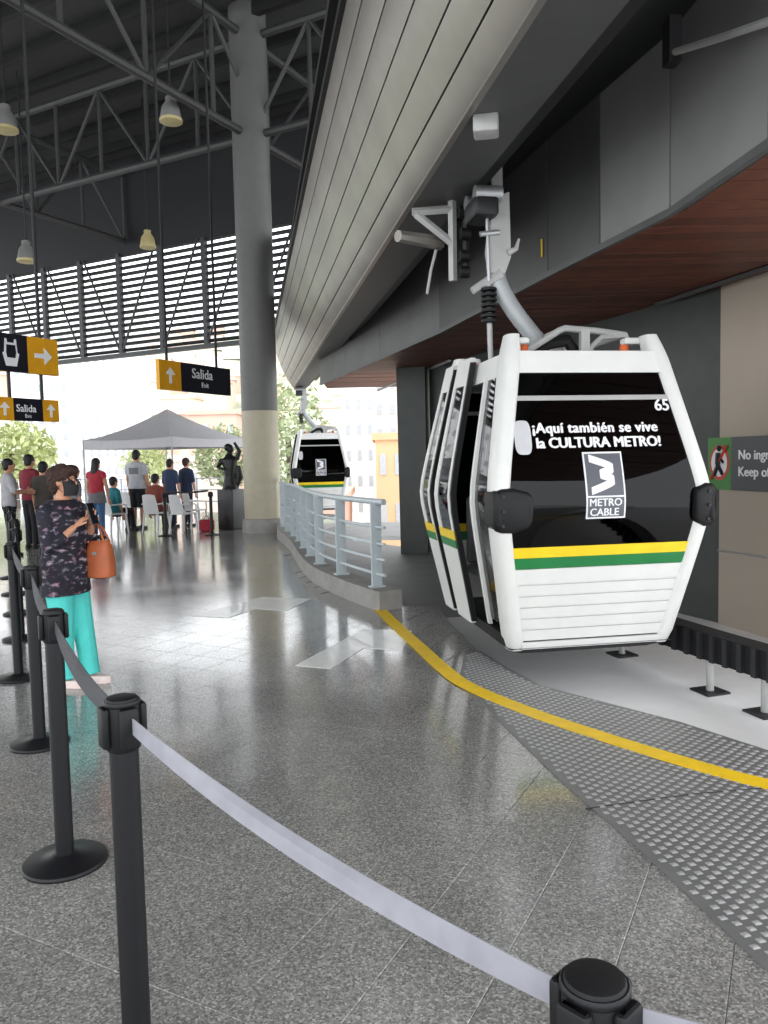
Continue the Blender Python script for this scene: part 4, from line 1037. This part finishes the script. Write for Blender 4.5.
# ================================================================== tent
TN = V(*at(174, 500, Y=19.4)[:2], 0); TS_ = 3.1
tn = thing('canopy_tent', 'grey pop-up canopy tent with a pointed roof over the waiting people', 'tent', TN+GU*TS_/2+GV*TS_/2)
cor = [TN, TN+GU*TS_, TN+GU*TS_+GV*TS_, TN+GV*TS_]; ctr = (cor[0]+cor[2])/2
ZV, ZE, ZP = 1.94, 2.20, 3.02
can = MB(); N = 8
for i in range(4):
    a, b = cor[i], cor[(i+1) % 4]
    vs, fs = [], []
    for r_ in range(N+1):
        f_ = r_/N
        for c_ in range(N+1):
            e = a.lerp(b, c_/N); z = ZE+(ZP-ZE)*(f_**1.45)-.05*math.sin(PI*c_/N)*(1-f_)
            q = e.lerp(ctr, f_); vs.append(V(q.x, q.y, z))
    for r_ in range(N):
        for c_ in range(N): fs.append((r_*(N+1)+c_, r_*(N+1)+c_+1, (r_+1)*(N+1)+c_+1, (r_+1)*(N+1)+c_))
    can.add(vs, fs)
mk('canopy', can, 'tent', tn, 60)
for i in range(4):
    a, b = cor[i], cor[(i+1) % 4]; t = (b-a).normalized(); n = V(t.y, -t.x, 0)
    mk('valance', MB().shell(lambda u, v, k_: a.lerp(b, u)+n*(.004*k_+.012*math.sin(u*18))+V(0, 0, ZV+(ZE-ZV)*v-.05*math.sin(PI*u)*v), 16, 2), 'tent', tn, 60)
    mk('leg', MB().tube([cor[i], cor[i]+V(0, 0, ZE)], .022, 6), 'lightsteel', tn)

# railing behind the tent
br = thing('back_railing', 'thin grey railing along the open end of the hall behind the tent', 'railing', G(6, 4.75, 0))
for z in (.35, .7, 1.05): mk('rail_bar', MB().tube([G(4.4, 4.75, z), G(20.4, 4.75, z)], .02, 6), 'railp', br)
for i in range(11): mk("post", MB().tube([G(4.4+i*1.6, 4.75, 0), G(4.4+i*1.6, 4.75, 1.05)], .028, 6), 'railp', br)

# ================================================================== outside
tag(mk('street_ground', MB().prism([(-160, 30), (60, 22), (160, 60), (160, 130), (-160, 130)], -9.2, -9), mat('street', (.32, .31, .29), .9, scale=.2)), 'pale street level beyond the station', 'ground', kind='structure')
hg = MB(); NX, NY = 50, 26
def hz(x, y): return -9+78*max(0, (y-120)/330)**1.0+6*noise.noise(V(x*.012, y*.012, 3))+3*noise.noise(V(x*.05, y*.05, 9))
hv = [V(-330+660*i/NX, 118+380*j/NY, hz(-330+660*i/NX, 118+380*j/NY)) for i in range(NX+1) for j in range(NY+1)]
hg.add(hv, [(i*(NY+1)+j, (i+1)*(NY+1)+j, (i+1)*(NY+1)+j+1, i*(NY+1)+j+1) for i in range(NX) for j in range(NY)])
tag(mk('hillside', hg, mat('hill_green', hexc(178, 186, 162), .95, var=.4, scale=.05)), 'pale green hillside rising far behind the station', 'hill', kind='structure')
hc = [mat('house_%d' % i, hexc(*c), .9, var=.1, scale=.3) for i, c in enumerate(((228, 214, 206), (216, 184, 168), (236, 232, 228), (206, 172, 156), (228, 218, 200)))]
rfm = mat('house_roof', hexc(200, 170, 156), .9)
hl = ['cream', 'light terracotta', 'whitewashed', 'brick-red', 'sandy yellow']
hp_ = []; yy = 124
while yy < 430:
    xx = -260+random.uniform(0, 6)
    while xx < 60: hp_.append((xx+random.uniform(-1, 1), yy+random.uniform(-1.5, 1.5))); xx += 19
    yy += 19
for x, y in hp_:
    if random.random() < .3: continue
    P = frame_px(V(x, y, hz(x, y)+4))
    if not P or not (-15 < P[0] < 410 and 320 < P[1] < 500): continue
    w_, d_, h_ = random.uniform(7, 11), random.uniform(7, 10), random.uniform(4, 9); a = random.uniform(-.3, .3); z = hz(x, y)-1; q = random.randrange(5)
    ho = thing('house', 'small %s house, one of many blurred on the far hillside' % hl[q], 'house', (x, y, z), a, 'houses on the hillside, '+hl[q])
    mk('walls', MB().box((0, 0, h_/2+.5), (w_, d_, h_+1)), hc[q], ho, None, local=True)
    mk('roof', MB().loft([[V(-w_*.55, -d_*.55, h_+1), V(w_*.55, -d_*.55, h_+1), V(w_*.55, d_*.55, h_+1), V(-w_*.55, d_*.55, h_+1)], [V(-w_*.5, -.2, h_+2.4), V(w_*.5, -.2, h_+2.4), V(w_*.5, .2, h_+2.4), V(-w_*.5, .2, h_+2.4)]]), rfm, ho, None, local=True)
def tower(label, px0, px1, pytop, Y, m, floors, cols, rz=0, zb=-9, depth=10, wm='pane'):
    a = at(px0, pytop, Y=Y); b = at(px1, pytop, Y=Y); w_ = (b-a).length; H_ = a.z-zb; c = (a+b)/2
    t = thing('apartment_building', label, 'building', (c.x, c.y+depth/2, zb), rz)
    mk('walls', MB().box((0, 0, H_/2), (w_, depth, H_)), m, t, None, local=True)
    mk('parapet', MB().box((0, 0, H_+.2), (w_+.4, depth+.4, .4)), m, t, None, local=True)
    wme = mesh_of('window', MB().box((0, 0, 0), (w_/cols*.4, .12, H_/floors*.42)), mat('far_window', (.42, .44, .47), .3))
    for i in range(cols):
        for j in range(floors):
            piece('window', wme, t, (-w_/2+w_*(i+.5)/cols, -depth/2-.02, H_*(j+.5)/floors))
    return t
BW_ = mat('pale_render', hexc(235, 235, 235), .9, var=.03, scale=.2); BO_ = mat('orange_render', hexc(214, 178, 140), .9, var=.06, scale=.3); BP_ = mat('pink_render', hexc(232, 200, 192), .9, var=.06, scale=.3)
tower('tall white apartment tower with rows of small windows beyond the tent', 72, 121, 300, 95, BW_, 14, 6)
tower('white apartment tower behind the hanging exit signs at the left', 8, 66, 330, 105, BW_, 13, 5)
tower('narrow white tower between the distant gondola and the pillar', 341, 374, 365, 60, BW_, 9, 3)
tower('orange rendered low building left of the dark pillar', 375, 420, 440, 46, BO_, 4, 3)
tower('pale pink building rising above the orange one beside the pillar', 372, 425, 372, 75, BP_, 8, 4)
tower('low brick-coloured house behind the distant gondola and railing', 318, 344, 502, 40, hc[3], 3, 2)
tower('brick-coloured low building behind the tent roof', 188, 236, 415, 70, hc[1], 5, 4)
tower('low terracotta house behind the statue', 150, 200, 462, 52, hc[0], 4, 4)

def tree(label, px, py, Y, rx, rz, m, seed=0, zb=-9):
    rnd = random.Random(seed); c = at(px, py, Y=Y)
    t = thing('leafy_tree', label, 'tree', (c.x, c.y, zb), group='trees outside the station')
    mk('trunk', MB().tube([V(c.x, c.y, zb), V(c.x+.2, c.y, (zb+c.z)/2), V(c.x, c.y, c.z)], [.3, .22, .12], 8), mat('bark', (.12, .09, .07), .9), t)
    lf_ = MB()
    for i in range(1700):
        d = V(rnd.gauss(0, 1), rnd.gauss(0, 1), rnd.gauss(0, 1)).normalized(); rr = (.35+.65*rnd.random()**.5)*(1+.25*noise.noise(d*2.2+V(seed, 0, 0)))
        q = c+V(d.x*rx*rr, d.y*rx*rr, d.z*rz*rr); s = rnd.uniform(.10, .24)*rx/2
        a = V(rnd.gauss(0, 1), rnd.gauss(0, 1), rnd.gauss(0, 1)).normalized(); b = a.cross(V(rnd.gauss(0, 1), rnd.gauss(0, 1), 1)).normalized()
        lf_.add([q-a*s, q+b*s*.5, q+a*s, q-b*s*.5], [(0, 1, 2, 3)])
    tag(mk('foliage', lf_, m, t, None), kind='stuff')
GL1 = mat('leaf_green', hexc(158, 168, 128), .8, var=.3, scale=1.2); GL2 = mat('leaf_pale', hexc(190, 198, 140), .8, var=.25, scale=1.2)
tree('green leafy tree right of the round column', 288, 437, 34, 1.7, 2.6, GL1, 3)
tree('green tree between the statue and the column', 224, 458, 36, 1.5, 1.4, GL1, 5)
tree('pale green shrubby tree left behind the crowd', 12, 452, 33, 1.9, 1.3, GL2, 8)
tree('small yellow-green tree under the tent edge', 146, 462, 34, 1.0, .9, GL2, 11)
